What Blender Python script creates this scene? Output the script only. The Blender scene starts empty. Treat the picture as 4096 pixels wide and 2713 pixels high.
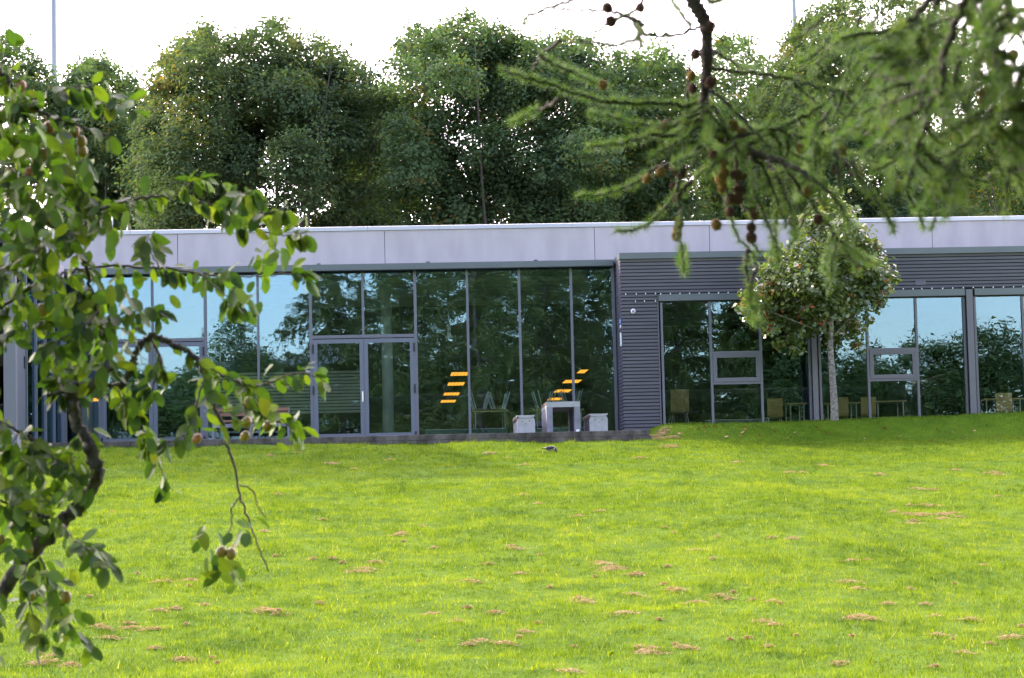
import bpy, math, random
import numpy as np
from mathutils import Matrix, Vector
random.seed(7); rng = np.random.default_rng(7)
scn = bpy.context.scene; C = scn.collection
R_ = math.radians; PI = math.pi

# ------------------------------------------------------------------ camera
CAM = np.array([1.5266, -55.0, -2.079]); YAW, PITCH, ROLL, FPX = .0560, .0811, -.02374, 9611.0
SW, SH = 4096.0, 2713.0
_F = np.array([math.sin(YAW)*math.cos(PITCH), math.cos(YAW)*math.cos(PITCH), math.sin(PITCH)])
_r = np.array([math.cos(YAW), -math.sin(YAW), 0.0]); _u = np.cross(_r, _F)
_Rt = _r*math.cos(ROLL)+_u*math.sin(ROLL); _Up = -_r*math.sin(ROLL)+_u*math.cos(ROLL)
cd = bpy.data.cameras.new('camera'); cam = bpy.data.objects.new('camera', cd); C.objects.link(cam)
cam.matrix_world = Matrix(((_Rt[0], _Up[0], -_F[0], CAM[0]), (_Rt[1], _Up[1], -_F[1], CAM[1]),
                           (_Rt[2], _Up[2], -_F[2], CAM[2]), (0, 0, 0, 1)))
cd.sensor_width = 36; cd.lens = 36*FPX/SW; cd.clip_start = .1; cd.clip_end = 6000
cd.dof.use_dof = True; cd.dof.focus_distance = 52; cd.dof.aperture_fstop = 9.6
scn.camera = cam

# ------------------------------------------------------------------ sky, sun, exposure
SUN_EL, SUN_BEHIND = R_(24.6), R_(31.5)
SUN_DIR = np.array([-math.cos(SUN_BEHIND)*math.cos(SUN_EL), math.sin(SUN_BEHIND)*math.cos(SUN_EL), math.sin(SUN_EL)])
EXPOSURE = 2.0
SKY_STRENGTH, CLOUD, SUN_POWER = .15, 14.5, 2.25
w = bpy.data.worlds.new('World'); scn.world = w; w.use_nodes = True
nt = w.node_tree; nt.nodes.clear()
def wn(t, **k):
    n = nt.nodes.new(t)
    for a, b in k.items(): setattr(n, a, b)
    return n
sky = wn('ShaderNodeTexSky', sky_type='NISHITA', sun_disc=False, sun_elevation=SUN_EL,
         sun_rotation=math.atan2(SUN_DIR[0], SUN_DIR[1]), air_density=1.0, dust_density=1.0, ozone_density=.5)
tc = wn('ShaderNodeTexCoord')
sep = wn('ShaderNodeSeparateXYZ'); nt.links.new(tc.outputs['Generated'], sep.inputs[0])
noi = wn('ShaderNodeTexNoise'); noi.inputs['Scale'].default_value = 2.6; noi.inputs['Detail'].default_value = 7
mp = wn('ShaderNodeMapping'); mp.inputs['Scale'].default_value = (1, 1, 3.0)
nt.links.new(tc.outputs['Generated'], mp.inputs[0]); nt.links.new(mp.outputs[0], noi.inputs['Vector'])
def wm(op, a, b=None, clamp=False):
    n = wn('ShaderNodeMath', operation=op, use_clamp=clamp)
    for i, v in enumerate((a, b)):
        if v is None: continue
        if isinstance(v, (int, float)): n.inputs[i].default_value = v
        else: nt.links.new(v, n.inputs[i])
    return n.outputs[0]
# a cloud bank fills the half of the sky behind the trees, thin wisps in the rest
cov = wm('ADD', wm('MULTIPLY', sep.outputs['Y'], 2.6), wm('MULTIPLY', noi.outputs['Fac'], 1.5))
cov = wm('SUBTRACT', cov, 1.15)
cov = wm('MINIMUM', wm('MAXIMUM', cov, wm('MULTIPLY', wm('SUBTRACT', noi.outputs['Fac'], .55), 1.2)), 1.0)
cov = wm('MAXIMUM', cov, 0.0)
cloud = wn('ShaderNodeRGB'); cloud.outputs[0].default_value = (CLOUD*1.03, CLOUD, CLOUD*1.06, 1)
mix = wn('ShaderNodeMix', data_type='RGBA')
nt.links.new(cov, mix.inputs['Factor']); nt.links.new(sky.outputs[0], mix.inputs['A']); nt.links.new(cloud.outputs[0], mix.inputs['B'])
wb = wn('ShaderNodeMix', data_type='RGBA', blend_type='MULTIPLY'); wb.inputs['Factor'].default_value = 1; wb.inputs['B'].default_value = (1.40, 1.23, 1.29, 1)   # the photograph's white balance
nt.links.new(mix.outputs['Result'], wb.inputs['A'])
bg = wn('ShaderNodeBackground'); bg.inputs['Strength'].default_value = SKY_STRENGTH
nt.links.new(wb.outputs['Result'], bg.inputs[0])
wo = wn('ShaderNodeOutputWorld'); nt.links.new(bg.outputs[0], wo.inputs[0])
sd = bpy.data.lights.new('sun', 'SUN'); sun = bpy.data.objects.new('sun', sd); C.objects.link(sun)
sd.energy = SUN_POWER; sd.angle = R_(.55); sd.color = (1, .88, .68)
sun.rotation_euler = Vector(SUN_DIR).to_track_quat('Z', 'Y').to_euler(); sun.location = (-40, 30, 40)
scn.view_settings.view_transform = 'Standard'; scn.view_settings.look = 'None'
scn.view_settings.exposure = EXPOSURE; scn.view_settings.gamma = 1
scn.view_settings.use_curve_mapping = False
scn.render.engine = 'CYCLES'
cy = scn.cycles; cy.max_bounces = 8; cy.transparent_max_bounces = 24; cy.glossy_bounces = 4; cy.transmission_bounces = 6; cy.diffuse_bounces = 3
cy.use_denoising = True; cy.sample_clamp_indirect = 6

# ------------------------------------------------------------------ helpers
def ray(px, py): return _F + _Rt*(px-SW/2)/FPX - _Up*(py-SH/2)/FPX
def at(px, py, Y):                       # point of the facade-parallel plane Y seen at that place of the photograph
    d = ray(px, py); t = (Y-CAM[1])/d[1]; return CAM + d*t
def near(px, py, u):                     # point u metres in front of the camera
    return CAM + ray(px, py)*u
def proj(P):
    v = np.asarray(P, float)-CAM; d = v@_F; d = np.where(np.abs(d) < 1e-3, 1e-3, d)
    return SW/2+FPX*(v@_Rt)/d, SH/2-FPX*(v@_Up)/d, d

def tag(o, label=None, cat=None, group=None, kind=None):
    if label: o['label'] = label
    if cat: o['category'] = cat
    if group: o['group'] = group
    if kind: o['kind'] = kind
    return o
def thing(name, label, cat, loc=(0, 0, 0), group=None):
    o = bpy.data.objects.new(name, None); C.objects.link(o); o.location = loc; o.empty_display_size = .2
    return tag(o, label, cat, group)
def link(name, me, mat=None, parent=None):
    o = bpy.data.objects.new(name, me); C.objects.link(o)
    if mat is not None and not me.materials: me.materials.append(mat)
    if parent is not None:
        o.parent = parent; o.matrix_parent_inverse = parent.matrix_basis.inverted() if parent.parent is None else Matrix()
    return o
def np_mesh(name, V, F, attr=None, smooth=False):
    V = np.ascontiguousarray(V, np.float32); F = np.ascontiguousarray(F, np.int32); n, k = F.shape
    me = bpy.data.meshes.new(name); me.vertices.add(len(V)); me.vertices.foreach_set('co', V.ravel())
    me.loops.add(n*k); me.loops.foreach_set('vertex_index', F.ravel())
    me.polygons.add(n); me.polygons.foreach_set('loop_start', np.arange(0, n*k, k, dtype=np.int32))
    try: me.polygons.foreach_set('loop_total', np.full(n, k, np.int32))
    except Exception: pass
    if smooth: me.polygons.foreach_set('use_smooth', np.ones(n, bool))
    for nm, a in (attr or {}).items():
        at_ = me.attributes.new(nm, 'FLOAT', 'FACE'); at_.data.foreach_set('value', np.ascontiguousarray(a, np.float32))
    me.update(calc_edges=True); me.validate(); return me
class MB:
    def __init__(s): s.v = []; s.f = []
    def box(s, x0, x1, y0, y1, z0, z1):
        n = len(s.v)
        s.v += [(x0, y0, z0), (x1, y0, z0), (x1, y1, z0), (x0, y1, z0), (x0, y0, z1), (x1, y0, z1), (x1, y1, z1), (x0, y1, z1)]
        s.f += [tuple(n+i for i in q) for q in ((0, 3, 2, 1), (4, 5, 6, 7), (0, 1, 5, 4), (1, 2, 6, 5), (2, 3, 7, 6), (3, 0, 4, 7))]
        return s
    def prism(s, prof, x0, x1, axis='x'):    # profile of (y,z) pairs swept along x
        n = len(s.v); m = len(prof)
        for x in (x0, x1):
            for a, b in prof: s.v.append((x, a, b) if axis == 'x' else ((a, x, b) if axis == 'y' else (a, b, x)))
        for i in range(m): s.f.append((n+i, n+(i+1) % m, n+m+(i+1) % m, n+m+i))
        s.f.append(tuple(n+i for i in range(m))[::-1]); s.f.append(tuple(n+m+i for i in range(m)))
        return s
    def tube(s, pts, rad, k=6, cap=True):
        pts = np.asarray(pts, float); N = len(pts); rad = np.broadcast_to(np.asarray(rad, float), (N,))
        T = np.gradient(pts, axis=0); T /= np.linalg.norm(T, axis=1)[:, None]+1e-9
        a = np.array([0, 0, 1.]) if abs(T[0][2]) < .8 else np.array([1., 0, 0])
        n0 = len(s.v)
        for i in range(N):
            b1 = np.cross(T[i], a); b1 /= np.linalg.norm(b1)+1e-9; a = np.cross(b1, T[i])
            for j in range(k):
                q = 2*PI*j/k; s.v.append(tuple(pts[i]+rad[i]*(math.cos(q)*b1+math.sin(q)*a)))
        for i in range(N-1):
            for j in range(k):
                s.f.append((n0+i*k+j, n0+i*k+(j+1) % k, n0+(i+1)*k+(j+1) % k, n0+(i+1)*k+j))
        if cap:
            s.f.append(tuple(n0+j for j in range(k))[::-1]); s.f.append(tuple(n0+(N-1)*k+j for j in range(k)))
        return s
    def ball(s, c, r, nu=8, nv=5, sc=(1, 1, 1), M=None):
        n0 = len(s.v)
        P = [(0, 0, 1)]
        for i in range(1, nv):
            t = PI*i/nv
            for j in range(nu): q = 2*PI*j/nu; P.append((math.sin(t)*math.cos(q), math.sin(t)*math.sin(q), math.cos(t)))
        P.append((0, 0, -1))
        for p in P:
            q = np.array(p)*np.array(sc)*r
            if M is not None: q = M@q
            s.v.append(tuple(np.array(c)+q))
        for j in range(nu): s.f.append((n0, n0+1+j, n0+1+(j+1) % nu))
        for i in range(nv-2):
            a = n0+1+i*nu
            for j in range(nu): s.f.append((a+j, a+nu+j, a+nu+(j+1) % nu, a+(j+1) % nu))
        a = n0+1+(nv-2)*nu; e = n0+len(P)-1
        for j in range(nu): s.f.append((a+j, e, a+(j+1) % nu))
        return s
    def mesh(s, name, smooth=False):
        me = bpy.data.meshes.new(name); me.from_pydata(s.v, [], s.f)
        if smooth: me.polygons.foreach_set('use_smooth', [True]*len(me.polygons))
        me.update(); return me
    def build(s, name, mat, parent=None, smooth=False): return link(name, s.mesh(name, smooth), mat, parent)
def B(name, mat, parent, *xyz, **k): return MB().box(*xyz).build(name, mat, parent)
def copy_tree(o, parent=None):
    c = o.copy(); C.objects.link(c)
    if parent is not None: c.parent = parent
    for ch in o.children: copy_tree(ch, c)
    return c
def smooth_line(P, n=6):
    P = np.asarray(P, float); Q = np.vstack([2*P[0]-P[1], P, 2*P[-1]-P[-2]]); out = []
    for i in range(1, len(Q)-2):
        for t in np.linspace(0, 1, n, endpoint=False):
            a, b, c, d = Q[i-1], Q[i], Q[i+1], Q[i+2]
            out.append(.5*((2*b)+(-a+c)*t+(2*a-5*b+4*c-d)*t*t+(-a+3*b-3*c+d)*t**3))
    out.append(P[-1]); return np.array(out)
def vnoise(x, y, seed=0):                 # 2-D value noise
    xi = np.floor(x).astype(np.int64); yi = np.floor(y).astype(np.int64); fx = x-xi; fy = y-yi
    fx = fx*fx*(3-2*fx); fy = fy*fy*(3-2*fy)
    def h(a, b):
        k = (a*374761393+b*668265263+seed*2246822519) & 0xffffffff
        k = ((k ^ (k >> 13))*1274126177) & 0xffffffff
        return ((k ^ (k >> 16)) & 0xffff)/65535.0
    return (h(xi, yi)*(1-fx)+h(xi+1, yi)*fx)*(1-fy)+(h(xi, yi+1)*(1-fx)+h(xi+1, yi+1)*fx)*fy
def sstep(a, b, x): t = np.clip((x-a)/(b-a), 0, 1); return t*t*(3-2*t)

# ------------------------------------------------------------------ materials
def mat(name, col=(.5, .5, .5), rough=.6, metal=0, spec=.5, var=0., scale=6., stretch=(1, 1, 1), bump=0., bscale=40., col2=None, detail=4):
    m = bpy.data.materials.new(name); m.use_nodes = True; t = m.node_tree; b = t.nodes['Principled BSDF']
    b.inputs['Base Color'].default_value = (*col, 1); b.inputs['Roughness'].default_value = rough
    b.inputs['Metallic'].default_value = metal; b.inputs['Specular IOR Level'].default_value = spec
    if var or col2 or bump:
        co = t.nodes.new('ShaderNodeTexCoord'); mp = t.nodes.new('ShaderNodeMapping'); mp.inputs['Scale'].default_value = stretch
        t.links.new(co.outputs['Object'], mp.inputs[0])
    if var or col2:
        n = t.nodes.new('ShaderNodeTexNoise'); n.inputs['Scale'].default_value = scale; n.inputs['Detail'].default_value = detail
        t.links.new(mp.outputs[0], n.inputs['Vector'])
        r = t.nodes.new('ShaderNodeValToRGB'); e = r.color_ramp.elements
        lo = tuple(c*(1-var) for c in col); hi = col2 or tuple(min(1, c*(1+var)) for c in col)
        e[0].position = .32; e[1].position = .68; e[0].color = (*lo, 1); e[1].color = (*hi, 1)
        t.links.new(n.outputs['Fac'], r.inputs[0]); t.links.new(r.outputs[0], b.inputs['Base Color'])
    if bump:
        n2 = t.nodes.new('ShaderNodeTexNoise'); n2.inputs['Scale'].default_value = bscale; n2.inputs['Detail'].default_value = 5
        t.links.new(mp.outputs[0], n2.inputs['Vector'])
        bp = t.nodes.new('ShaderNodeBump'); bp.inputs['Strength'].default_value = bump; bp.inputs['Distance'].default_value = .02
        t.links.new(n2.outputs['Fac'], bp.inputs['Height']); t.links.new(bp.outputs[0], b.inputs['Normal'])
    return m
def leaf_mat(name, stops, trans=.45, rough=.45, tint=(1.15, 1.25, .45), spec=.5, per_object=False):
    """leaf: colour by a per-leaf random value; part of the light passes through"""
    m = bpy.data.materials.new(name); m.use_nodes = True; t = m.node_tree; b = t.nodes['Principled BSDF']; out = t.nodes['Material Output']
    if per_object: a = t.nodes.new('ShaderNodeObjectInfo'); src = a.outputs['Random']
    else: a = t.nodes.new('ShaderNodeAttribute'); a.attribute_name = 'tone'; src = a.outputs['Fac']
    r = t.nodes.new('ShaderNodeValToRGB'); e = r.color_ramp.elements
    while len(e) < len(stops): e.new(.5)
    for i, (p, c) in enumerate(stops): e[i].position = p; e[i].color = (*c, 1)
    t.links.new(src, r.inputs[0]); t.links.new(r.outputs[0], b.inputs['Base Color'])
    b.inputs['Roughness'].default_value = rough; b.inputs['Specular IOR Level'].default_value = spec
    mu = t.nodes.new('ShaderNodeMix'); mu.data_type = 'RGBA'; mu.blend_type = 'MULTIPLY'; mu.inputs['Factor'].default_value = 1
    mu.inputs['B'].default_value = (*tint, 1); t.links.new(r.outputs[0], mu.inputs['A'])
    tr = t.nodes.new('ShaderNodeBsdfTranslucent'); t.links.new(mu.outputs['Result'], tr.inputs[0])
    mx = t.nodes.new('ShaderNodeMixShader'); mx.inputs[0].default_value = trans
    t.links.new(b.outputs[0], mx.inputs[1]); t.links.new(tr.outputs[0], mx.inputs[2]); t.links.new(mx.outputs[0], out.inputs[0])
    return m
def glass_mat(name, refl=.19, tint=(.90, .95, .91), rcol=(.31, .49, .66), wave=.0035):
    m = bpy.data.materials.new(name); m.use_nodes = True; t = m.node_tree; t.nodes.remove(t.nodes['Principled BSDF']); out = t.nodes['Material Output']
    co = t.nodes.new('ShaderNodeTexCoord'); n = t.nodes.new('ShaderNodeTexNoise'); n.inputs['Scale'].default_value = 2.2; n.inputs['Detail'].default_value = 1.5
    mp = t.nodes.new('ShaderNodeMapping'); mp.inputs['Scale'].default_value = (1.6, 1, .8); t.links.new(co.outputs['Object'], mp.inputs[0]); t.links.new(mp.outputs[0], n.inputs['Vector'])
    bp = t.nodes.new('ShaderNodeBump'); bp.inputs['Strength'].default_value = wave; bp.inputs['Distance'].default_value = .1
    t.links.new(n.outputs['Fac'], bp.inputs['Height'])
    g = t.nodes.new('ShaderNodeBsdfGlossy'); g.inputs['Color'].default_value = (*rcol, 1); g.inputs['Roughness'].default_value = 0
    t.links.new(bp.outputs[0], g.inputs['Normal'])
    tr = t.nodes.new('ShaderNodeBsdfTransparent'); tr.inputs[0].default_value = (*tint, 1)
    lw = t.nodes.new('ShaderNodeFresnel'); lw.inputs['IOR'].default_value = 1.45
    ad = t.nodes.new('ShaderNodeMath'); ad.operation = 'ADD'; ad.use_clamp = True; ad.inputs[1].default_value = refl; t.links.new(lw.outputs[0], ad.inputs[0])
    mx = t.nodes.new('ShaderNodeMixShader'); t.links.new(ad.outputs[0], mx.inputs[0]); t.links.new(tr.outputs[0], mx.inputs[1]); t.links.new(g.outputs[0], mx.inputs[2])
    t.links.new(mx.outputs[0], out.inputs[0]); return m
def emit_mat(name, col, s):
    m = bpy.data.materials.new(name); m.use_nodes = True; b = m.node_tree.nodes['Principled BSDF']
    b.inputs['Base Color'].default_value = (*col, 1); b.inputs['Emission Color'].default_value = (*col, 1); b.inputs['Emission Strength'].default_value = s; return m
M = {}
M['fascia'] = mat('pale fascia board', (0.3876, 0.3458, 0.3724), .55, var=.09, scale=2.2, stretch=(1.2, 1, .35), bump=.05, bscale=30)
M['coping'] = mat('pale metal coping', (0.4104, 0.4104, 0.4560), .30, metal=.25)
M['trim'] = mat('grey green folded metal', (0.0950, 0.1102, 0.1140), .42, metal=.25, var=.08, scale=.8)
M['soffit'] = mat('dark soffit', (.03, .03, .032), .7)
M['mullion'] = mat('grey powder coated aluminium', (0.1178, 0.1201, 0.1406), .45, metal=.15)
M['mullion_warm'] = mat('warm grey coated aluminium', (0.1064, 0.1026, 0.1140), .45, metal=.15)
M['doorframe'] = mat('blue grey door frame', (0.1140, 0.1254, 0.1558), .45, metal=.1)
M['slat'] = mat('charcoal fibre cement', (0.1155, 0.1094, 0.1338), .75, var=.10, scale=2.2, stretch=(.5, 1, 6), bump=.15, bscale=120)
M['slat_gap'] = mat('black membrane', (.008, .008, .009), .9)
M['glass'] = glass_mat('coated glass')
M['glass_warm'] = glass_mat('coated window glass', refl=.19, tint=(.92, .94, .88), rcol=(.205, .335, .44))
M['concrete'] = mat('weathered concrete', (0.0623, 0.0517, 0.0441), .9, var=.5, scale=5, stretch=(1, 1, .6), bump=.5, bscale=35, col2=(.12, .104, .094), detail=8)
M['paving'] = mat('terrace paving', (.2, .19, .18), .85, var=.2, scale=4)
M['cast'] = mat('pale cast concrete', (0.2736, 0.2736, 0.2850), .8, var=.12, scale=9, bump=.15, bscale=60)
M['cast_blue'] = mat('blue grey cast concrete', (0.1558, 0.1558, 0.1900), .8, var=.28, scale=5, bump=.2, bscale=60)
M['stain'] = mat('rusty underside', (.10, .06, .045), .85, var=.3, scale=8)
M['dark'] = mat('near black', (.012, .012, .013), .6)
M['floor'] = mat('interior floor', (.12, .11, .10), .5)
M['inwall'] = mat('interior wall', (.10, .105, .10), .8, var=.1, scale=2)
M['inceil'] = mat('interior ceiling', (.30, .33, .31), .8)
M['batten'] = mat('ceiling batten', (.42, .44, .40), .7)
M['blind'] = mat('pale blind slat', (.62, .68, .60), .6)
M['ply'] = mat('birch plywood', (.56, .42, .17), .5, var=.12, scale=5, stretch=(1, 1, .2))
M['steel'] = mat('brushed steel tube', (.66, .72, .70), .4, metal=.2)
M['lamp'] = emit_mat('amber lamp', (1.0, .40, .045), .62)
M['white'] = mat('white enamel', (.75, .75, .76), .4)
M['blue'] = mat('blue sign face', (.06, .14, .42), .4)
M['chrome'] = mat('satin steel handle', (.6, .6, .58), .3, metal=.8)
M['black'] = mat('black iron', (.012, .012, .016), .5)
M['heater'] = mat('teal grey convector', (.09, .14, .145), .6)
M['pole'] = mat('galvanised pole', (.29, .29, .30), .5, metal=.4, var=.05, scale=.4)
M['plank'] = mat('reddish hardwood', (.20, .095, .06), .6, var=.25, scale=6, stretch=(.2, 1, 1))
M['bulb'] = mat('clear white bulb', (.8, .8, .82), .25)
M['cable'] = mat('black cable', (.01, .01, .011), .6)
M['greenglass'] = mat('green glass shade', (.25, .5, .36), .15)
M['bark_plum'] = mat('lichened plum bark', (.026, .021, .017), .9, var=.5, scale=26, stretch=(1, 1, .6), bump=1., bscale=60, col2=(.085, .078, .062), detail=8)
M['bark_twig'] = mat('plum twig bark', (.07, .052, .042), .8, var=.35, scale=18)
M['bark_larch'] = mat('larch bark', (.026, .019, .015), .9, var=.4, scale=30, bump=.8, bscale=70)
M['bark_far'] = mat('grey brown bark', (.07, .06, .05), .9, var=.3, scale=3, bump=.6, bscale=8)
M['bark_pale'] = mat('pale mottled bark', (.15, .125, .105), .9, var=.5, scale=16, stretch=(1, 1, 2), bump=.6, bscale=50, col2=(.27, .245, .22))
M['cone_brown'] = mat('ripe brown cone', (.085, .036, .018), .85, var=.4, scale=60, bump=1., bscale=160)
M['cone_yellow'] = mat('young ochre cone', (.25, .16, .022), .8, var=.4, scale=60, bump=1., bscale=160)
M['plum_red'] = mat('blushed plum skin', (.22, .045, .03), .5, var=.3, scale=25, col2=(.30, .14, .03))
M['plum_green'] = mat('unripe plum skin', (.15, .145, .018), .5, var=.25, scale=25, col2=(.25, .17, .02))
M['berry'] = mat('orange red berry', (.46, .115, .03), .4)
M['crow_grey'] = mat('grey crow plumage', (.26, .23, .215), .8, var=.15, scale=40)
M['crow_black'] = mat('black crow plumage', (.016, .016, .020), .45, var=.2, scale=40)
M['beak'] = mat('dark beak', (.03, .03, .03), .3)
M['thatch'] = leaf_mat('dry grass clippings', [(0, (.22, .14, .065)), (.5, (.44, .30, .16)), (1, (.58, .44, .26))], trans=.25, rough=.9, tint=(1, .9, .7))
M['plum_leaf'] = leaf_mat('plum leaf', [(0, (.030, .060, .022)), (.35, (.042, .078, .022)), (.8, (.066, .106, .022)), (1, (.11, .12, .022))], trans=.44, rough=.58, tint=(1.3, 1.55, .28), spec=.30, per_object=True)
M['plum_leaf_mass'] = leaf_mat('plum leaf mass', [(0, (.030, .060, .022)), (.5, (.046, .082, .022)), (1, (.085, .112, .022))], trans=.44, rough=.58, tint=(1.3, 1.55, .28), spec=.30)
M['needle'] = leaf_mat('larch needle', [(0, (.036, .074, .026)), (.5, (.060, .108, .034)), (1, (.12, .155, .045))], trans=.46, rough=.5, tint=(1.2, 1.4, .4))
M['needle_far'] = leaf_mat('larch needle spray', [(0, (.04, .065, .02)), (.5, (.065, .10, .025)), (1, (.12, .14, .03))], trans=.35, rough=.6)
M['maple'] = leaf_mat('maple leaf', [(0, (.058, .095, .052)), (.5, (.082, .132, .064)), (.8, (.112, .152, .060)), (1, (.22, .15, .05))], trans=.40, rough=.85, tint=(1.2, 1.35, .5), spec=.15)
M['maple_gold'] = leaf_mat('turning maple leaf', [(0, (.060, .095, .050)), (.4, (.082, .130, .062)), (.8, (.175, .160, .05)), (1, (.29, .175, .045))], trans=.42, rough=.85, tint=(1.2, 1.25, .5), spec=.15)
M['berry_leaf'] = leaf_mat('whitebeam leaf', [(0, (.075, .112, .040)), (.6, (.128, .165, .052)), (.9, (.20, .21, .075)), (1, (.28, .26, .10))], trans=.45, rough=.30, tint=(1.2, 1.35, .45), spec=.8)
M['hedge_leaf'] = leaf_mat('far leaf', [(0, (.045, .080, .035)), (.6, (.075, .120, .042)), (1, (.12, .145, .045))], trans=.35, rough=.85, spec=.15)
M['blade'] = leaf_mat('grass blade', [(0, (.034, .074, .008)), (.45, (.118, .186, .017)), (.85, (.195, .246, .030)), (1, (.32, .33, .17))], trans=.5, rough=.8, tint=(1.5, 1.4, .35), spec=.12)
M['fallen'] = leaf_mat('fallen leaf', [(0, (.22, .07, .02)), (1, (.36, .22, .10))], trans=.2, rough=.7, tint=(1, .8, .5))

# ------------------------------------------------------------------ ground
EDGE = -5.7                                # front of the terrace
def lawn_plane(X, Y):
    e = -.185-.010*(np.clip(X, -12, 7)-2.5)-.20*sstep(7.0, 11.0, X)
    D = np.maximum(EDGE-Y, -1.6)
    h = np.where(D < 24, .12*D, .12*24+.12*14*(1-np.exp(-(D-24)/14.0)))
    return e-h
def bank_top(X): return .17+.021*(X-7.9)
def ground(X, Y):
    X = np.asarray(X, float); Y = np.asarray(Y, float)
    z = lawn_plane(X, Y)
    foot = -5.75+1.35*sstep(7.3, 10.5, X)
    k = sstep(foot, foot+1.7, Y)*sstep(7.05, 7.65, X)
    z = z*(1-k)+bank_top(np.clip(X, 7, 30))*k
    under = ((X < 7.08) & (Y > EDGE+.05)) | (Y > -1.0)
    z = np.where(under, -.35, z)
    z = np.where(Y > 4, -.35+.3*sstep(12, 20, Y), z)
    hum = (vnoise(X*.8, Y*.9, 1)-.5)*.065+(vnoise(X*2.6, Y*2.6, 2)-.5)*.06
    return z+hum*np.where(Y < EDGE-.1, 1, .35)*np.where(under, 0, 1)
def on_ground(px, py):
    d = ray(px, py); lo = None
    for t in np.arange(15, 62, .05):
        p = CAM+d*t
        if p[2] <= ground(p[0], p[1]): return p
    return CAM+d*50
def axis(segs):
    out = []
    for a, b, s in segs: out += list(np.arange(a, b, s))
    return np.array(out+[segs[-1][1]])
gx = axis([(-1500, -200, 130), (-200, -30, 10), (-30, -14, 1), (-14, 20, .2), (20, 36, 1), (36, 200, 10), (200, 1500, 130)])
gy = axis([(-1500, -200, 130), (-200, -60, 7), (-60, -40, 1), (-40, -8, .2), (-8, 0, .1), (0, 30, 2), (30, 200, 10), (200, 1500, 130)])
GX, GY = np.meshgrid(gx, gy); GZ = ground(GX, GY); nx, ny = len(gx), len(gy)
I = np.arange(nx*ny).reshape(ny, nx)
me = np_mesh('lawn', np.stack([GX, GY, GZ], -1).reshape(-1, 3), np.stack([I[:-1, :-1], I[:-1, 1:], I[1:, 1:], I[1:, :-1]], -1).reshape(-1, 4), smooth=True)
m = bpy.data.materials.new('lawn soil and thatch'); m.use_nodes = True; t = m.node_tree; b = t.nodes['Principled BSDF']
co = t.nodes.new('ShaderNodeTexCoord'); n1 = t.nodes.new('ShaderNodeTexNoise'); n1.inputs['Scale'].default_value = 1.3; n1.inputs['Detail'].default_value = 8; n1.inputs['Roughness'].default_value = .7
t.links.new(co.outputs['Object'], n1.inputs['Vector']); r = t.nodes.new('ShaderNodeValToRGB'); e = r.color_ramp.elements
e[0].position = .3; e[0].color = (.045, .095, .006, 1); e[1].position = .7; e[1].color = (.10, .165, .010, 1)
t.links.new(n1.outputs['Fac'], r.inputs[0]); t.links.new(r.outputs[0], b.inputs['Base Color']); b.inputs['Roughness'].default_value = .9; b.inputs['Specular IOR Level'].default_value = .05
n2 = t.nodes.new('ShaderNodeTexNoise'); n2.inputs['Scale'].default_value = 25; n2.inputs['Detail'].default_value = 6; t.links.new(co.outputs['Object'], n2.inputs['Vector'])
bp = t.nodes.new('ShaderNodeBump'); bp.inputs['Strength'].default_value = .8; bp.inputs['Distance'].default_value = .04; t.links.new(n2.outputs['Fac'], bp.inputs['Height']); t.links.new(bp.outputs[0], b.inputs['Normal'])
tag(link('lawn', me, m), 'sloping mown lawn rising to the building', kind='structure')

def rand_blades(N, seed, xr, yr, h0, h1, w0, w1, keep=None, outer=False):
    g = np.random.default_rng(seed); X = g.uniform(*xr, N); Y = g.uniform(*yr, N)
    ok = ~(((X < 7.12) & (Y > EDGE-.03)) | (Y > -1.22))
    px, py, d = proj(np.stack([X, Y, lawn_plane(X, Y)], -1)); inside = (px > -150) & (px < SW+150) & (py < SH+120); ok &= (~inside if outer else inside)
    if keep is not None: ok &= keep(X, Y, g)
    X = X[ok]; Y = Y[ok]; n = len(X); Z = ground(X, Y)-.004
    h = g.uniform(h0, h1, n)*(.45+.6*vnoise(X*1.7, Y*1.3, 5)+.75*vnoise(X*7, Y*7, 16)); wd = g.uniform(w0, w1, n)
    a = g.uniform(0, 2*PI, n); ln = g.uniform(.1, .9, n)*h; la = g.uniform(0, 2*PI, n)
    dx, dy = np.cos(a)*wd/2, np.sin(a)*wd/2
    V = np.stack([np.stack([X-dx, Y-dy, Z], -1), np.stack([X+dx, Y+dy, Z], -1), np.stack([X+np.cos(la)*ln, Y+np.sin(la)*ln, Z+h], -1)], 1).reshape(-1, 3)
    tone = np.clip(.12+.30*vnoise(X*.9+3, Y*.8, 9)+.25*vnoise(X*2.2, Y*2.2, 14)+.55*(vnoise(X*9, Y*9, 15)-.42)+g.normal(0, .13, n)-.12*vnoise(X*4, Y*3, 12), 0, .9)  # noise tone mixes turf colour with painted shade of hollows and clump gaps
    tone = np.where(g.random(n) < .012, 1., tone)  # the few palest blades stand in for glints of light
    return V, tone
Vs, Ts = [], []
def tufty(X, Y, g): return vnoise(X*5.5, Y*5.5, 21)*.7+vnoise(X*.6, Y*.6, 22)*.3 > .60
for sd_, yr, N, hh, kp in ((1, (-34, -24), 420000, (.018, .048), None), (2, (-24, -14), 400000, (.018, .050), None), (3, (-14, -1.2), 400000, (.018, .050), None), (4, (-34, -5.7), 260000, (.045, .095), tufty)):
    V, T = rand_blades(N, sd_, (-11, 18), yr, *hh, .005, .012, kp); Vs.append(V); Ts.append(T)
for sd_, xr, yr in ((5, (-24, -1), (-34, -1.2)), (6, (4, 27), (-34, -1.2)), (7, (-12, 14), (-50, -30))):   # the lawn goes on beside the view
    V, T = rand_blades(330000, sd_, xr, yr, .02, .06, .010, .018, None, True); Vs.append(V); Ts.append(T)
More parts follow.
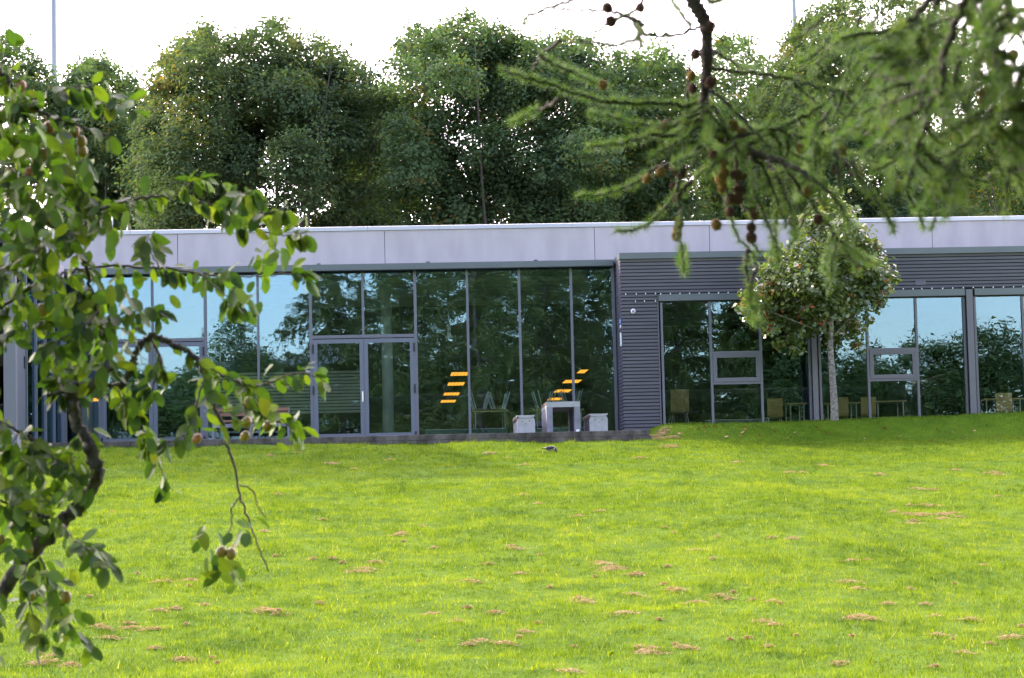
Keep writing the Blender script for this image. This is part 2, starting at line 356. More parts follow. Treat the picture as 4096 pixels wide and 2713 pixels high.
V = np.vstack(Vs); T = np.concatenate(Ts)
tag(link('grass', np_mesh('grass', V, np.arange(len(V)).reshape(-1, 3), {'tone': T}), M['blade']), 'short bright green grass covering the lawn', 'grass', kind='stuff')

# dry clippings lying in small ragged heaps (px, py, half width px)
heaps = [(3300, 1575*1, 0)]
heaps = [(2680, 1786, 55), (2700, 1785, 18), (2560, 1836, 14), (2950, 1853, 24), (3300, 1866, 55), (3170, 1895, 40), (3520, 1901, 22), (3820, 1882, 14), (3990, 1895, 26),
         (2100, 1862, 24), (1955, 1817, 18), (2400, 2049, 20), (2310, 2068, 22), (2155, 2019, 20), (2090, 1982, 18), (2660, 2114, 10), (3730, 1961, 40), (3660, 2020, 55), (3580, 2053, 35),
         (3700, 2058, 60), (3780, 2067, 50), (3840, 2070, 30), (3650, 2092, 40), (3990, 1990, 14), (2050, 2192, 42), (1950, 2260, 14), (2080, 2301, 22), (2395, 2262, 55), (2440, 2275, 40), (2560, 2298, 42), (2690, 2365, 40),
         (2655, 2341, 16), (3170, 2160, 22), (3085, 2157, 14), (2850, 2241, 16), (2790, 2205, 22), (3400, 2248, 30), (3470, 2245, 18), (3940, 2267, 28), (3390, 2335, 36), (3430, 2360, 25), (3550, 2421, 40), (3640, 2364, 25),
         (2540, 2384, 36), (2320, 2408, 40), (2310, 2394, 20), (2790, 2416, 36), (2900, 2397, 46), (3010, 2408, 25), (3090, 2411, 18), (2490, 2460, 35), (3400, 2478, 50), (3490, 2484, 30), (3700, 2422, 24), (3880, 2485, 40), (3740, 2470, 22),
         (2560, 2604, 62), (2620, 2610, 50), (2740, 2606, 48), (2100, 2533, 30), (1930, 2580, 50), (2020, 2580, 30), (3050, 2493, 30), (3100, 2506, 34), (3750, 2547, 36), (3960, 2580, 26), (4050, 2558, 36), (3860, 2618, 32),
         (3360, 2660, 38), (3740, 2675, 24), (2290, 2692, 40), (3070, 2594, 26), (2990, 2560, 14), (1450, 2290, 60), (1500, 2255, 26), (1640, 2143, 34), (1735, 2195, 22), (1690, 2110, 16), (1880, 2330, 26), (1075, 2448, 55), (780, 2327, 40), (650, 2332, 38),
         (1980, 2460, 30), (1720, 2463, 34), (1830, 2490, 20), (1370, 2255, 14), (1250, 2240, 18), (1330, 2238, 16), (700, 2440, 24), (440, 2511, 50), (520, 2505, 44), (590, 2525, 30), (620, 2600, 34), (740, 2645, 46), (270, 2650, 70), (160, 2660, 34), (640, 2450, 20), (450, 2560, 34),
         (820, 2425, 20), (1190, 1815, 16), (1560, 1842, 18), (1330, 1856, 26), (1080, 1826, 14), (2030, 1835, 12), (1110, 1980, 14), (1290, 2085, 16), (1420, 1880, 15), (1060, 2130, 22), (940, 2190, 16)]
heaps += [(2628, 1730, 30), (2640, 1745, 45), (2660, 1757, 50), (2615, 1748, 24), (2700, 1752, 24)]
Vs, Ts = [], []; g = np.random.default_rng(33)
for i in range(40): heaps.append((g.uniform(100, 4090), g.triangular(1830, 2560, 2713), g.uniform(3, 9)))
for hx, hy, hw in heaps:
    p = on_ground(hx, hy); dist = p[1]-CAM[1]; hw = .8*hw*dist/FPX; lobes = max(1, int(hw/.045))
    cx = p[0]+g.normal(0, .75*hw, lobes)*(lobes > 1); cyy = p[1]+g.normal(0, .5*hw+.06, lobes)*(lobes > 1)
    for j in range(lobes):
        s = g.uniform(.35, 1.0)*min(hw, .08); n = int(60+700*s)
        q = g.normal(0, 1, (n, 2))*np.array([s*1.25, s*.8]); rr = np.hypot(q[:, 0], q[:, 1])/(s+1e-6)
        X = cx[j]+q[:, 0]; Y = cyy[j]+q[:, 1]; Z = ground(X, Y)+.012+(.016+.20*s*g.random(n))*np.exp(-rr**2*.8)
        a = g.uniform(0, 2*PI, n); L = g.uniform(.02, .05, n); wd = .006
        D = np.stack([np.cos(a)*L, np.sin(a)*L, g.normal(0, .3, n)*L], -1); P = np.stack([X, Y, Z], -1)
        N_ = np.stack([-np.sin(a)*wd, np.cos(a)*wd, np.full(n, .004)], -1)
        Vs.append(np.stack([P-D, P+N_, P+D], 1).reshape(-1, 3)); Ts.append(np.clip(g.normal(.5, .22, n), 0, 1))
V = np.vstack(Vs)
tag(link('grass_clippings', np_mesh('grass_clippings', V, np.arange(len(V)).reshape(-1, 3), {'tone': np.concatenate(Ts)}), M['thatch']), 'dry brown clippings scattered in ragged patches on the lawn', 'clippings', kind='stuff')
# fallen leaves on the bank
Vs, Ts = [], []
for hx, hy in [(3180, 1738), (3185, 1745), (3100, 1735), (3755, 1735), (3290, 1728), (2970, 1738), (3090, 1720), (2860, 1713), (2870, 1745), (3435, 1693), (3725, 1770), (3460, 1762), (3150, 1760), (2905, 1755), (3040, 1750), (2980, 1725), (3240, 1716), (3600, 1752), (3870, 1760), (2750, 1750), (2800, 1722)]+[(g.uniform(2700, 4000), g.uniform(1715, 1765)) for _ in range(20)]:
    p = on_ground(hx, hy); a = g.uniform(0, 6.28); L = g.uniform(.03, .065); u = np.array([math.cos(a), math.sin(a), .2])*L; v = np.array([-math.sin(a), math.cos(a), g.uniform(.2, .9)])*L*.6; p = p+np.array([0, 0, .045])
    Vs.append(np.array([p-u, p-v*.8, p+u, p+v])); Ts.append(g.random())
V = np.vstack(Vs); tag(link('fallen_leaves', np_mesh('fallen_leaves', V, np.arange(len(V)).reshape(-1, 4), {'tone': np.array(Ts)}), M['fallen']), 'small rusty fallen leaves dotted over the grass bank', 'leaves', kind='stuff')
# broad weed leaves in the lawn
Vs, Ts = [], []
for hx, hy, n in [(3730, 2540, 5), (2440, 2630, 7), (2310, 2130, 3), (480, 1990, 3), (1200, 2310, 4), (2160, 2220, 4), (2700, 2440, 5), (3990, 1972, 6), (3380, 2030, 4), (2500, 2130, 6), (1300, 2650, 5), (2130, 2690, 5)]:
    c = on_ground(hx, hy)
    for j in range(n):
        a = g.uniform(0, 6.28); L = g.uniform(.05, .10); u = np.array([math.cos(a)*.5, math.sin(a)*.5, .85])*L; v = np.array([-math.sin(a), math.cos(a), 0])*L*.2
        Vs.append(np.array([c, c+u*.55+v, c+u, c+u*.55-v])); Ts.append(g.uniform(.2, .8))
V = np.vstack(Vs); tag(link('lawn_weeds', np_mesh('lawn_weeds', V, np.arange(len(V)).reshape(-1, 4), {'tone': np.array(Ts)}), M['blade']), 'broad leaved weeds standing out of the lawn', 'weeds', kind='stuff')

# ------------------------------------------------------------------ terrace
ter = tag(B('terrace', M['paving'], None, -5.62, 7.08, EDGE+.12, -.06, -.34, -.004), 'low concrete terrace along the glass front', kind='structure')
def block(x0, x1, y0, y1, z0, z1):
    c = .008
    return MB().prism([(y0+c, z0), (y1, z0), (y1, z1), (y0+c, z1), (y0, z1-c), (y0, z0+c)], x0, x1)
x = -6.02; i = 0
while x < 7.05:
    x1 = min(x+.62, 7.09)
    j = random.uniform(-.004, .004)
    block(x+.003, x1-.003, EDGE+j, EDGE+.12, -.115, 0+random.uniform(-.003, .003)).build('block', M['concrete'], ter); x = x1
x = -6.30
while x < 7.05:
    x1 = min(x+.62, 7.12); xx = max(x, -6.02)
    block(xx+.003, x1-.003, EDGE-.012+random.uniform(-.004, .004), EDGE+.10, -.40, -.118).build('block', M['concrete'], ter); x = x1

# ------------------------------------------------------------------ pavilion
ZG, ZT0, ZT1, ZF1, ZC1 = 4.02, 4.025, 4.167, 5.025, 5.125
FY = .5                                    # the fascia stands back on a metal ledge
XL, XC, XR = -5.64, 7.05, 21.0
YV = -1.1                                  # front of the clad volume
pav = thing('pavilion', 'long flat roofed pavilion with a pale fascia above glass walls and dark cladding', 'building', (1, 6, 0))
roofm = mat('roof felt', (.12, .12, .12), .9)
B('roof', roofm, pav, XL-14, XR, FY+.1, 30, 4.10, 5.0)
# fascia boards, coping lengths
fj = [-19.5, -15.2, -10.6, -7.4, -3.05, 1.73, 6.62, 9.32, 14.59, 19.3, XR]
for a, b in zip(fj[:-1], fj[1:]): B('fascia_panel', M['fascia'], pav, a+.006, b-.006, FY, FY+.09, 4.10, ZF1)
B('fascia_backing', M['slat_gap'], pav, XL-13.8, XR-.1, FY+.04, FY+.097, 4.11, ZF1-.01)
cj = [-19.5, -16.4, -13.3, -10.2, -7.1, -4.6, -1.6, 1.34, 2.99, 6.1, 9.2, 12.6, 16.3, 19.4, XR]
for a, b in zip(cj[:-1], cj[1:]): MB().prism([(FY-.035, ZF1+.004), (FY-.035, ZC1-.01), (FY-.02, ZC1), (FY+.35, ZC1), (FY+.35, ZF1+.004)], a+.003, b-.003).build('coping_strip', M['coping'], pav)
# folded metal trim over the glass front
tj = [XL+.0, -4.8, -2.4, -.02, 2.40, 4.80, XC-.10]
tj = [XL, -2.45, -.02, 2.40, 4.92, XC-.09]
for a, b in zip(tj[:-1], tj[1:]): MB().prism([(-.30, ZT0), (-.30, ZT1-.006), (-.294, ZT1), (FY-.002, ZT1+.02), (FY-.002, ZT0+.095), (-.105, ZT0+.095), (-.105, ZT0)], a+.0015, b-.0015).build('trim_strip', M['trim'], pav)
B('soffit', M['soffit'], pav, XL, XC-.09, -.104, .14, ZT0+.002, ZT0+.09)
MB().prism([(-.29, ZT0-.012), (-.29, ZT0-.001), (-.104, ZT0-.001), (-.104, ZT0-.012)], XL, XC-.1).build('soffit', M['soffit'], pav)
# glass wall: uprights every 1.2 m
MW = .0275
def upright(x, y0=-.05, z0=-.0, z1=ZT0-.014, w=MW, m=None): return B('mullion', m or M['mullion'], pav, x-w, x+w, y0, .09, z0, z1)
def pane(parent, x0, x1, z0, z1, y=.02, m=None):
    me = MB().box(-(x1-x0)/2, (x1-x0)/2, -.004, .004, -(z1-z0)/2, (z1-z0)/2).mesh('pane'); o = bpy.data.objects.new('pane', me); C.objects.link(o)
    me.materials.append(m or M['glass']); o.parent = parent; c = Vector(((x0+x1)/2, y, (z0+z1)/2))
    if parent.type == 'EMPTY': c = c-parent.location
    o.location = c; o.rotation_euler = (random.gauss(0, .0014), 0, random.gauss(0, .0018)); return o
for k in (-4, -2, 0, 2, 3, 4, 5): upright(k*1.2, w=.033 if k in (-4, -2, 0, 2) else MW)
B('mullion', M['mullion'], pav, -1.2-MW, -1.2+MW, -.05, .09, 0, ZT0-.014)
for k in (-3, 1): B('mullion', M['mullion'], pav, k*1.2-MW, k*1.2+MW, -.05, .09, 2.56, ZT0-.014)
B('corner_post', M['mullion'], pav, 6.945, 7.005, -.06, .09, 0, ZT0-.014)
B('corner_post', M['mullion'], pav, XL+.01, XL+.08, -.06, .09, 0, ZT0-.014)
for k in (2, 3, 4): pane(pav, k*1.2+.02, k*1.2+1.18, .0, ZG)
pane(pav, 6.02, 6.95, 0, ZG); pane(pav, -2.38, -1.22, 0, ZG); pane(pav, -1.18, -.02, 0, ZG); pane(pav, XL+.08, -4.82, 0, ZG)
for x0 in (-4.8, 0):                       # two pairs of doors with a fixed light over each
    B('transom', M['mullion'], pav, x0+.034, x0+2.366, -.055, .09, 2.485, 2.56)
    for j in (0, 1): pane(pav, x0+1.2*j+.02, x0+1.2*j+1.18, 2.56, ZG)
    for j in (0, 1):
        xa = x0+1.2*j+(.05 if j == 0 else .004); xb = x0+1.2*j+(1.196 if j == 0 else 1.15)
        o = MB(); st = .092
        o.box(xa, xa+st, -.06, .0, .03, 2.465).box(xb-st, xb, -.06, .0, .03, 2.465).box(xa+st, xb-st, -.058, -.002, 2.37, 2.465).box(xa+st, xb-st, -.058, -.002, .03, .30)
        d = o.build('door_leaf', M['doorframe'], pav)
        pane(d, xa+st-.005, xb-st+.005, .29, 2.38, y=-.03)
        hx = xa+.02 if j == 0 else xb-.02
        for hz in (.12, 1.2, 2.15): B('hinge', M['black'], d, hx-.045 if j == 0 else hx+.005, hx-.005 if j == 0 else hx+.045, -.085, -.06, hz, hz+.20)
        if j == 0:
            MB().box(xb-.06, xb-.02, -.072, -.0605, 1.02, 1.26).tube([(xb-.04, -.10, 1.16), (xb-.04, -.072, 1.16)], .012).tube([(xb-.04, -.1, 1.06), (xb-.04, -.1, 1.24)], .012).build('handle', M['chrome'], d)
        B('gasket', M['black'], d, xb-.0005 if j == 0 else xa-.003, xb+.003 if j == 0 else xa+.0005, -.05, -.01, .03, 2.46)
    MB().box(x0+.05, x0+2.35, -.05, .0, 0, .027).build('door_sill', M['mullion'], pav)
    B('door_frame', M['mullion'], pav, x0+.034, x0+.049, -.05, .05, 0, 2.484); B('door_frame', M['mullion'], pav, x0+2.351, x0+2.366, -.05, .05, 0, 2.484)
# clad volume on the right
B('volume_trim', M['trim'], pav, XC-.03, 11.9, YV-.09, YV-.012, 4.07, 4.21); B('volume_trim', M['trim'], pav, 11.906, 16.8, YV-.09, YV-.012, 4.07, 4.21); B('volume_trim', M['trim'], pav, 16.806, XR, YV-.09, YV-.012, 4.07, 4.21)
B('volume_trim', M['trim'], pav, XC-.035, XC-.0, YV-.0115, FY-.004, 4.07, 4.209)
B('volume_roof', roofm, pav, XC, XR, YV-.011, FY-.002, 4.10, 4.205)
wins = [(7.92, 11.32), (11.50, 14.90), (15.10, 18.5)]
ZH0, ZH1 = 3.10, 3.255
# dark backing behind the slats
B('backing', M['slat_gap'], pav, XC+.03, XR, YV-.0, YV+.10, ZH1+.002, 4.07)
B('backing', M['slat_gap'], pav, XC+.03, 7.86, YV-.0, YV+.10, -.3, ZH1)
B('backing', M['slat_gap'], pav, XC+.02, XC+.03, YV+.02, .1, -.3, 4.06)
pitch = .0797
def slat_y(x0, x1, z0, z1): return MB().prism([(YV-.012, z0+.023), (YV-.028, z1-.003), (YV-.020, z1), (YV-.001, z1), (YV-.001, z0+.023)], x0, x1)
js = [7.05, 10.05, 14.83, 18.9, XR]
ns = int((4.065+.30)/pitch)
for k in range(ns):
    z1 = 4.066-k*pitch; z0 = z1-pitch
    if z0 > ZH1+.0:
        off = (0, 1.9)[k % 2]*0
        for a, b in zip(js[:-1], js[1:]): slat_y(a-.012*(a == js[0]), b-.003, z0, z1).build('cladding_slat', M['slat'], pav)
    else: slat_y(XC-.012, 7.855, z0, z1).build('cladding_slat', M['slat'], pav)
    MB().prism([(XC-.012, z0+.023), (XC-.026, z1-.003), (XC-.016, z1), (XC+.018, z1), (XC+.018, z0+.023)], YV-.001, -.055, 'y').build('cladding_slat', M['slat'], pav)
B('cladding_end', M['slat'], pav, 7.858, 7.884, YV-.03, YV+.06, -.2, ZH1)
# head trim and windows
hj = [(7.885, 11.33), (11.335, 14.905)]
B('window_head', M['trim'], pav, 7.885, 14.90, YV-.10, YV-.001, ZH0, ZH1); B('window_head', M['trim'], pav, 15.12, 18.6, YV-.10, YV-.001, ZH0, ZH1)
MB().box(13.78, 14.02, YV-.034, YV-.026, ZH1+.11, ZH1+.22).build('cover_plate', M['slat'], pav)
B('soffit', M['soffit'], pav, 7.885, 18.6, YV-.0, YV+.12, ZH0-.03, ZH0-.004)
for (a, b) in wins:
    w0 = (b-a)/3
    for q in (a, a+w0, a+2*w0, b): B('mullion', M['mullion_warm'] if a > 11.4 else M['mullion'], pav, q-.026+(.026 if q == a else 0)-(.026 if q == b else 0), q+.026+(.026 if q == a else 0)-(.026 if q == b else 0), YV-.03, YV+.09, 0, ZH0-.032)
    mm = M['mullion_warm'] if a > 11.4 else M['mullion']
    pane(pav, a+.04, a+w0-.02, 0, ZH0-.03, YV+.03, M['glass_warm']); pane(pav, a+2*w0+.02, b-.04, 0, ZH0-.03, YV+.03, M['glass_warm'])
    xa, xb = a+w0, a+2*w0
    B('transom', mm, pav, xa+.027, xb-.027, YV-.028, YV+.088, 1.885, 1.935); B('transom', mm, pav, xa+.027, xb-.027, YV-.028, YV+.088, 1.185, 1.24)
    pane(pav, xa+.02, xb-.02, 1.93, ZH0-.03, YV+.03, M['glass_warm']); pane(pav, xa+.02, xb-.02, 0, 1.19, YV+.03, M['glass_warm'])
    o = MB(); s0, s1, t0, t1 = xa+.032, xb-.032, 1.245, 1.88
    for (d, y) in ((.0, -.045), (.045, -.035)):
        e_ = .044
        o.box(s0+d, s0+d+e_, YV+y, YV+.04, t0+d, t1-d).box(s1-d-e_, s1-d, YV+y, YV+.04, t0+d, t1-d).box(s0+d+e_, s1-d-e_, YV+y, YV+.04, t0+d, t0+d+e_).box(s0+d+e_, s1-d-e_, YV+y, YV+.04, t1-d-e_, t1-d)
    sa = o.build('sash', mm, pav); pane(sa, s0+.08, s1-.08, t0+.08, t1-.08, YV+.0, M['glass_warm'])
for (a, b) in ((11.33, 11.49), (14.915, 15.105)):   # rolled steel columns
    o = MB(); o.box(a, b-.05, YV-.13, YV-.11, 0, ZH1-.02).box(a+.06, a+.075, YV-.109, YV+.10, 0, ZH1-.02).box(a, b-.05, YV+.1, YV+.12, 0, ZH1-.02).box(b-.045, b-.028, YV-.08, YV+.05, 0, ZH1-.02)
    o.build('column', M['mullion_warm'], pav)
# interior of both rooms
B('interior_floor', M['floor'], pav, XL-13, XR, .1, 32, -.3, -.01); B('interior_floor', M['floor'], pav, XC+.1, XR, YV+.1, .099, -.3, -.012)
B('interior_wall', M['inwall'], pav, XL-13, XR, 32, 32.2, -.3, 4.1); B('interior_wall', M['inwall'], pav, XR-.2, XR, YV, 31.9, -.3, 4.09); B('interior_wall', M['inwall'], pav, XL-13, XL-12.8, 0, 31.9, -.3, 4.09)
B('interior_wall', M['inwall'], pav, XC+.05, XC+.16, YV+.15, 8.0, -.3, 4.09)
B('interior_ceiling', M['inceil'], pav, XL-12.7, XC+.04, .15, 8, 4.05, 4.095)
B('interior_ceiling', M['inceil'], pav, XC+.17, XR-.3, YV+.15, 8, 3.30, 3.34)
B('bulkhead', M['inwall'], pav, XL-12.7, XC+.04, 8.0, 8.2, 2.60, 4.09); B('bulkhead', M['inwall'], pav, XC+.17, XR-.3, 8.0, 8.2, 2.60, 4.09)
B('interior_ceiling', M['inwall'], pav, XL-12.7, XR-.3, 8.21, 31.9, 3.02, 3.06)
for k in range(17): B('ceiling_batten', M['batten'], pav, -2.0, XC-.1, 1.9+k*.36, 1.98+k*.36, 3.93, 4.045)
for (px, Y, rad, zt) in ((1552, 3.2, .14, 4.0), (348, 1.2, .13, 2.0)):
    p = at(px, 1600, Y); MB().tube([(p[0], Y, 0), (p[0], Y, zt)], rad, 14).build('pillar', mat('pale pillar', (.5, .54, .55), .6), pav, True)
for k in range(13): B('blind_slat', M['blind'], pav, -2.9, 1.25, 7.0, 7.06, 1.15+k*.085, 1.15+k*.085+.06)

# ------------------------------------------------------------------ entrance wing on the left
wing = thing('entrance_wing', 'low glazed porch with broad grey corner post beside the terrace', 'building', (-8, -4, 0))
YW = -7.1
B('roof', M['trim'], wing, -12, XL+.05, YW-.08, -.31, 4.03, 4.24)
B('fascia_panel', M['fascia'], wing, XL+.055, XL+.09, YW-.05, -.32, 3.95, 4.22)
B('soffit', M['soffit'], wing, -11.9, XL+.02, YW-.02, -.32, 3.93, 4.025)
B('corner_post', M['mullion'], wing, XL-.235, XL, YW, YW+.25, .16, 3.93)
B('plinth', M['cast_blue'], wing, -12, XL+.03, YW-.05, EDGE-.07, -.8, .16)
B('plinth', M['cast_blue'], wing, -12, XL+.0, EDGE-.06, -.1, -.3, .05)
for Y in (-5.7, -4.3, -2.9, -1.5, -.12): B('mullion', M['mullion'], wing, XL-.06, XL+.03, Y-.03, Y+.03, .05, 3.93)
for a, b in zip((-6.85, -5.7, -4.3, -2.9, -1.5), (-5.7, -4.3, -2.9, -1.5, -.12)):
    if a < -6.8:
        d = B('door_leaf', mat('dark blue grey door', (.045, .06, .08), .5), wing, XL-.05, XL-.005, a+.02, b-.04, .17, 2.45); B('hinge', M['black'], d, XL-.004, XL+.02, a+.9, a+.94, 1.5, 1.75); B('hinge', M['black'], d, XL-.004, XL+.02, a+.9, a+.94, 2.1, 2.35)
        B('transom', M['mullion'], wing, XL-.05, XL+.02, a+.02, b-.04, 2.46, 2.54); B('pane', M['glass'], wing, XL-.03, XL-.022, a+.01, b-.03, 2.545, 3.93)
    else: B('pane', M['glass'], wing, XL-.03, XL-.022, a+.03, b-.03, .05, 3.93)
for xa in (-12, -9.8, -7.9): B('pane', M['glass'], wing, xa+.03, min(xa+1.86, XL-.24), YW+.05, YW+.058, .16, 3.93)
for xa in (-9.8, -7.9): B('mullion', M['mullion'], wing, xa-.03, xa+.028, YW+.0, YW+.12, .16, 3.93)
B('transom', M['mullion'], wing, -7.86, XL-.24, YW+.0, YW+.12, .18, .25)
B('interior_floor', M['floor'], wing, -12, XL-.07, YW+.2, -.12, .0, .045); B('interior_wall', M['inwall'], wing, -12.2, -12.01, YW, -.1, 0, 3.93)

# ------------------------------------------------------------------ small things on the building
for nm, px, py in (('from its left end', 1275, 1057), ('in its middle', 1712, 1049), ('next to the clad corner', 2143, 1041)):
    p = at(px, py+2, -.2); o = MB().tube([(p[0], -.2, ZT1+.006), (p[0], -.2, ZT1+.024)], .05, 12).ball((p[0], -.2, ZT1+.024), .045, 10, 4, (1, 1, .35)).build('ledge_spotlight', M['black'])
    tag(o, {'from its left end': 'small black spotlight on the trim ledge above the double doors', 'in its middle': 'small black spotlight on the trim ledge between doors and benches', 'next to the clad corner': 'small black spotlight on the trim ledge above the concrete table'}[nm], 'spotlight', 'spotlights on the trim ledge')
p = at(2532, 1246, YV-.03)
wl = thing('wall_lamp', 'round white wall lamp with grey centre on the dark cladding', 'lamp', tuple(p))
MB().tube([(p[0], YV-.022, p[2]), (p[0], YV-.075, p[2]), (p[0], YV-.095, p[2])], [.056, .056, .046], 24).build('rim', M['white'], wl, True)
MB().tube([(p[0], YV-.094, p[2]), (p[0], YV-.101, p[2])], [.034, .030], 20).build('diffuser', mat('grey lens', (.25, .22, .3), .3), wl, True)
p = at(2478, 1291, YV+.05)
sg = thing('wall_sign', 'small blue and white sign plate on the side of the clad corner', 'sign', (XC-.03, YV+.12, p[2]))
B('plate', M['blue'], sg, XC-.034, XC-.024, YV+.02, YV+.24, p[2]-.05, p[2]+.10); B('band', M['white'], sg, XC-.034, XC-.024, YV+.02, YV+.24, p[2]-.115, p[2]-.053)
MB().box(XC-.038, XC-.0345, YV+.10, YV+.17, p[2]+.0, p[2]+.06).build('symbol', M['white'], sg)
p = at(2480, 1358, YV+.03)
tag(MB().box(XC-.05, XC-.024, YV+.02, YV+.07, p[2]-.15, p[2]+.15).box(XC-.0235, XC-.012, YV+.03, YV+.06, p[2]-.12, p[2]+.12).build('cable_cover', M['white']), 'narrow white upright strip below the blue sign', 'strip')
# string of bulbs over the windows
st = thing('string_lights', 'string of small white bulbs along the cladding above the windows', 'string lights', (11.5, YV-.1, 3.28))
P = []
for (px, py) in ((2503, 1177), (2545, 1176), (2582, 1175), (2622, 1174)): P.append(at(px, py, YV-.045))
for i in range(9): P.append(at(2643+i*38.5, 1176-i*.7, YV-.12))
for i in range(9): P.append(at(3090+i*42, 1168-i*.8, YV-.12))
for px, py in ((3496, 1159), (3575, 1157), (3613, 1156.5), (3652, 1156), (3687, 1155), (3728, 1154.5), (3771, 1154), (3811, 1152.5), (3853, 1151), (3893, 1150.5), (3934, 1150), (3973, 1149), (4014, 1148.5), (4054, 1148), (4092, 1147)): P.append(at(px, py, YV-.12))
for i in range(8): P.append(P[-1]+np.array([.21, 0, 0]))
P = np.array(P); MB().tube(np.vstack([P+np.array([0, .012, .012])]), .004, 4).build('cable', M['cable'], st)
b0 = None
for q in P:
    if b0 is None:
        b0 = MB().ball((0, 0, 0), .016, 7, 5, (.75, .75, 1.35)).mesh('bulb', True); b0.materials.append(M['bulb'])
    o = bpy.data.objects.new('bulb', b0); C.objects.link(o); o.parent = st; o.location = Vector(q)-st.location; o.rotation_euler = (random.uniform(-.3, .3), random.uniform(.1, .5), 0)
o = MB(); P2 = [at(px, py, YV-.05) for px, py in ((2632, 1174), (2631, 1190), (2636, 1200), (2622, 1204), (2578, 1205), (2542, 1206), (2532, 1208))]; o.tube(P2, .004, 4).build('cable', M['cable'], st)
for q in P2[3:6]+[P2[2]]:
    o = bpy.data.objects.new('bulb', b0); C.objects.link(o); o.parent = st; o.location = Vector(q)-st.location

# ------------------------------------------------------------------ terrace furniture
def bench(pl, pr, ptop, label, yf=-5.2, L=1.6):
    a, b = at(pl, ptop, yf), at(pr, ptop, yf); x0, x1, zt = a[0], b[0], a[2]
    t = thing('concrete_bench', label, 'bench', ((x0+x1)/2, yf+L/2, 0), 'concrete benches on the terrace edge')
    n = 10; top = [(x0+(x1-x0)*i/n, zt-.006*(1-(2*i/n-1)**2)*0) for i in range(n+1)]
    und = [(x0+(x1-x0)*i/n, zt-.022-.045*(1-(2*i/n-1)**2)) for i in range(n, -1, -1)]
    MB().prism(top+und, yf-.02, yf+L, 'y').build('seat', M['cast'], t)
    for y in (yf, yf+L-.36): MB().prism([(x0+.004, 0), (x1-.004, 0), (x1-.004, zt-.10)]+[(x0+(x1-x0)*i/n, zt-.024-.047*(1-(2*i/n-1)**2)) for i in range(n-1, 0, -1)]+[(x0+.004, zt-.10)], y, y+.10, 'y').build('end_panel', M['cast'], t)
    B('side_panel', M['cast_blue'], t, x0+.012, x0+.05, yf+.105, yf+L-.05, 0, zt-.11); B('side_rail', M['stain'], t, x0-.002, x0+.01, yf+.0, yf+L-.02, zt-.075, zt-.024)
    for fx, fz in ((.30, .12), (.68, .11), (.50, .17)): MB().tube([(x0+(x1-x0)*fx, yf-.001, zt-fz-.01), (x0+(x1-x0)*fx, yf-.004, zt-fz-.01)], .012, 8).build('bolt_hole', M['stain'], t)
    return t
bench(2067, 2140, 1662, 'pale concrete bench to the left of the concrete table')
bench(2357, 2431, 1656, 'pale concrete bench between the table and the clad corner')
yf = -5.2; a, b = at(2185.5, 1608, yf), at(2320, 1606, yf); x0, x1, zt = a[0], b[0], a[2]
tb = thing('concrete_table', 'blue grey concrete table shaped like a square arch on the terrace', 'table', ((x0+x1)/2, yf+.8, 0))
B('table_top', M['cast'], tb, x0, x1, yf, yf+1.6, zt-.115, zt)
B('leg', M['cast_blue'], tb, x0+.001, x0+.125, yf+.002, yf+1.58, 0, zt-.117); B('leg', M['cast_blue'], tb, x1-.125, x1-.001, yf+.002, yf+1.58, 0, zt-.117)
B('edge_strip', M['stain'], tb, x0-.008, x0-.001, yf+.02, yf+1.58, zt-.06, zt-.005)
p = at(2311, 1729, -5.35); tag(MB().tube([(p[0], -5.35, 0), (p[0], -5.35, .055)], [.028, .035], 12).build('paper_cup', M['white']), 'little white cup at the foot of the concrete table', 'cup')
# slatted wooden bench before the left glass
yb = -2.2; xa, xb = at(849, 1640, yb)[0], at(1156, 1640, yb)[0]; zb, zs = at(1000, 1633, yb)[2], at(1000, 1684, yb)[2]
wb = thing('slatted_bench', 'steel framed bench with red brown wooden slats before the glass', 'bench', ((xa+xb)/2, yb, 0))
for j in range(2): B('slat', M['plank'], wb, xa+.02, xb-.02, yb+.34, yb+.365, zb-.05-j*.10, zb+.02-j*.10)
for j in range(5): B('slat', M['plank'], wb, xa+.02, xb-.02, yb-.12+j*.085, yb-.05+j*.085, zs-.02, zs+.02)
for x in (xa, xb-.04, (xa+xb)/2-.02):
    MB().box(x, x+.04, yb-.12, yb-.08, 0, zs-.021).box(x, x+.04, yb+.37, yb+.41, 0, zb+.03).box(x, x+.04, yb-.08, yb+.37, zs-.075, zs-.03).build('frame', M['cast_blue'], wb)
B('rail', M['cast_blue'], wb, xa+.045, xb-.045, yb-.10, yb-.09, zs-.14, zs-.06)

# ------------------------------------------------------------------ inside: lamps, chairs, tables
lampbox = None
def ceiling_lamp(px, py, Y, wd, label, group):
    p = at(px, py, Y)
    t = thing('ceiling_lamp', label, 'ceiling lamp', tuple(p), group)
    MB().box(p[0]-wd/2, p[0]+wd/2, Y-.75, Y+.75, p[2]+.012, p[2]+.06).build('housing', M['dark'], t)
    for k in range(5): B('diffuser', M['lamp'], t, p[0]-wd/2+wd*k/5+.008, p[0]-wd/2+wd*(k+1)/5-.008, Y-.72, Y+.72, p[2], p[2]+.01)
    MB().box(p[0]-.02, p[0]+.02, Y-.02, Y+.02, p[2]+.061, max(3.015, p[2]+.07)).build('stem', M['dark'], t)
ords = ['nearest', 'second', 'third', 'deepest']
for k, (px, py, Y) in enumerate(((1838, 1497, 16.5), (1824, 1537, 20.5), (1806, 1577, 25.0), (1793, 1606, 29.5))):
    ceiling_lamp(px, py, Y, .52, f'amber louvred ceiling lamp seen behind the middle panes, {["topmost", "second from the top", "third from the top", "lowest"][k]} of its column', 'amber lamps behind the middle panes')
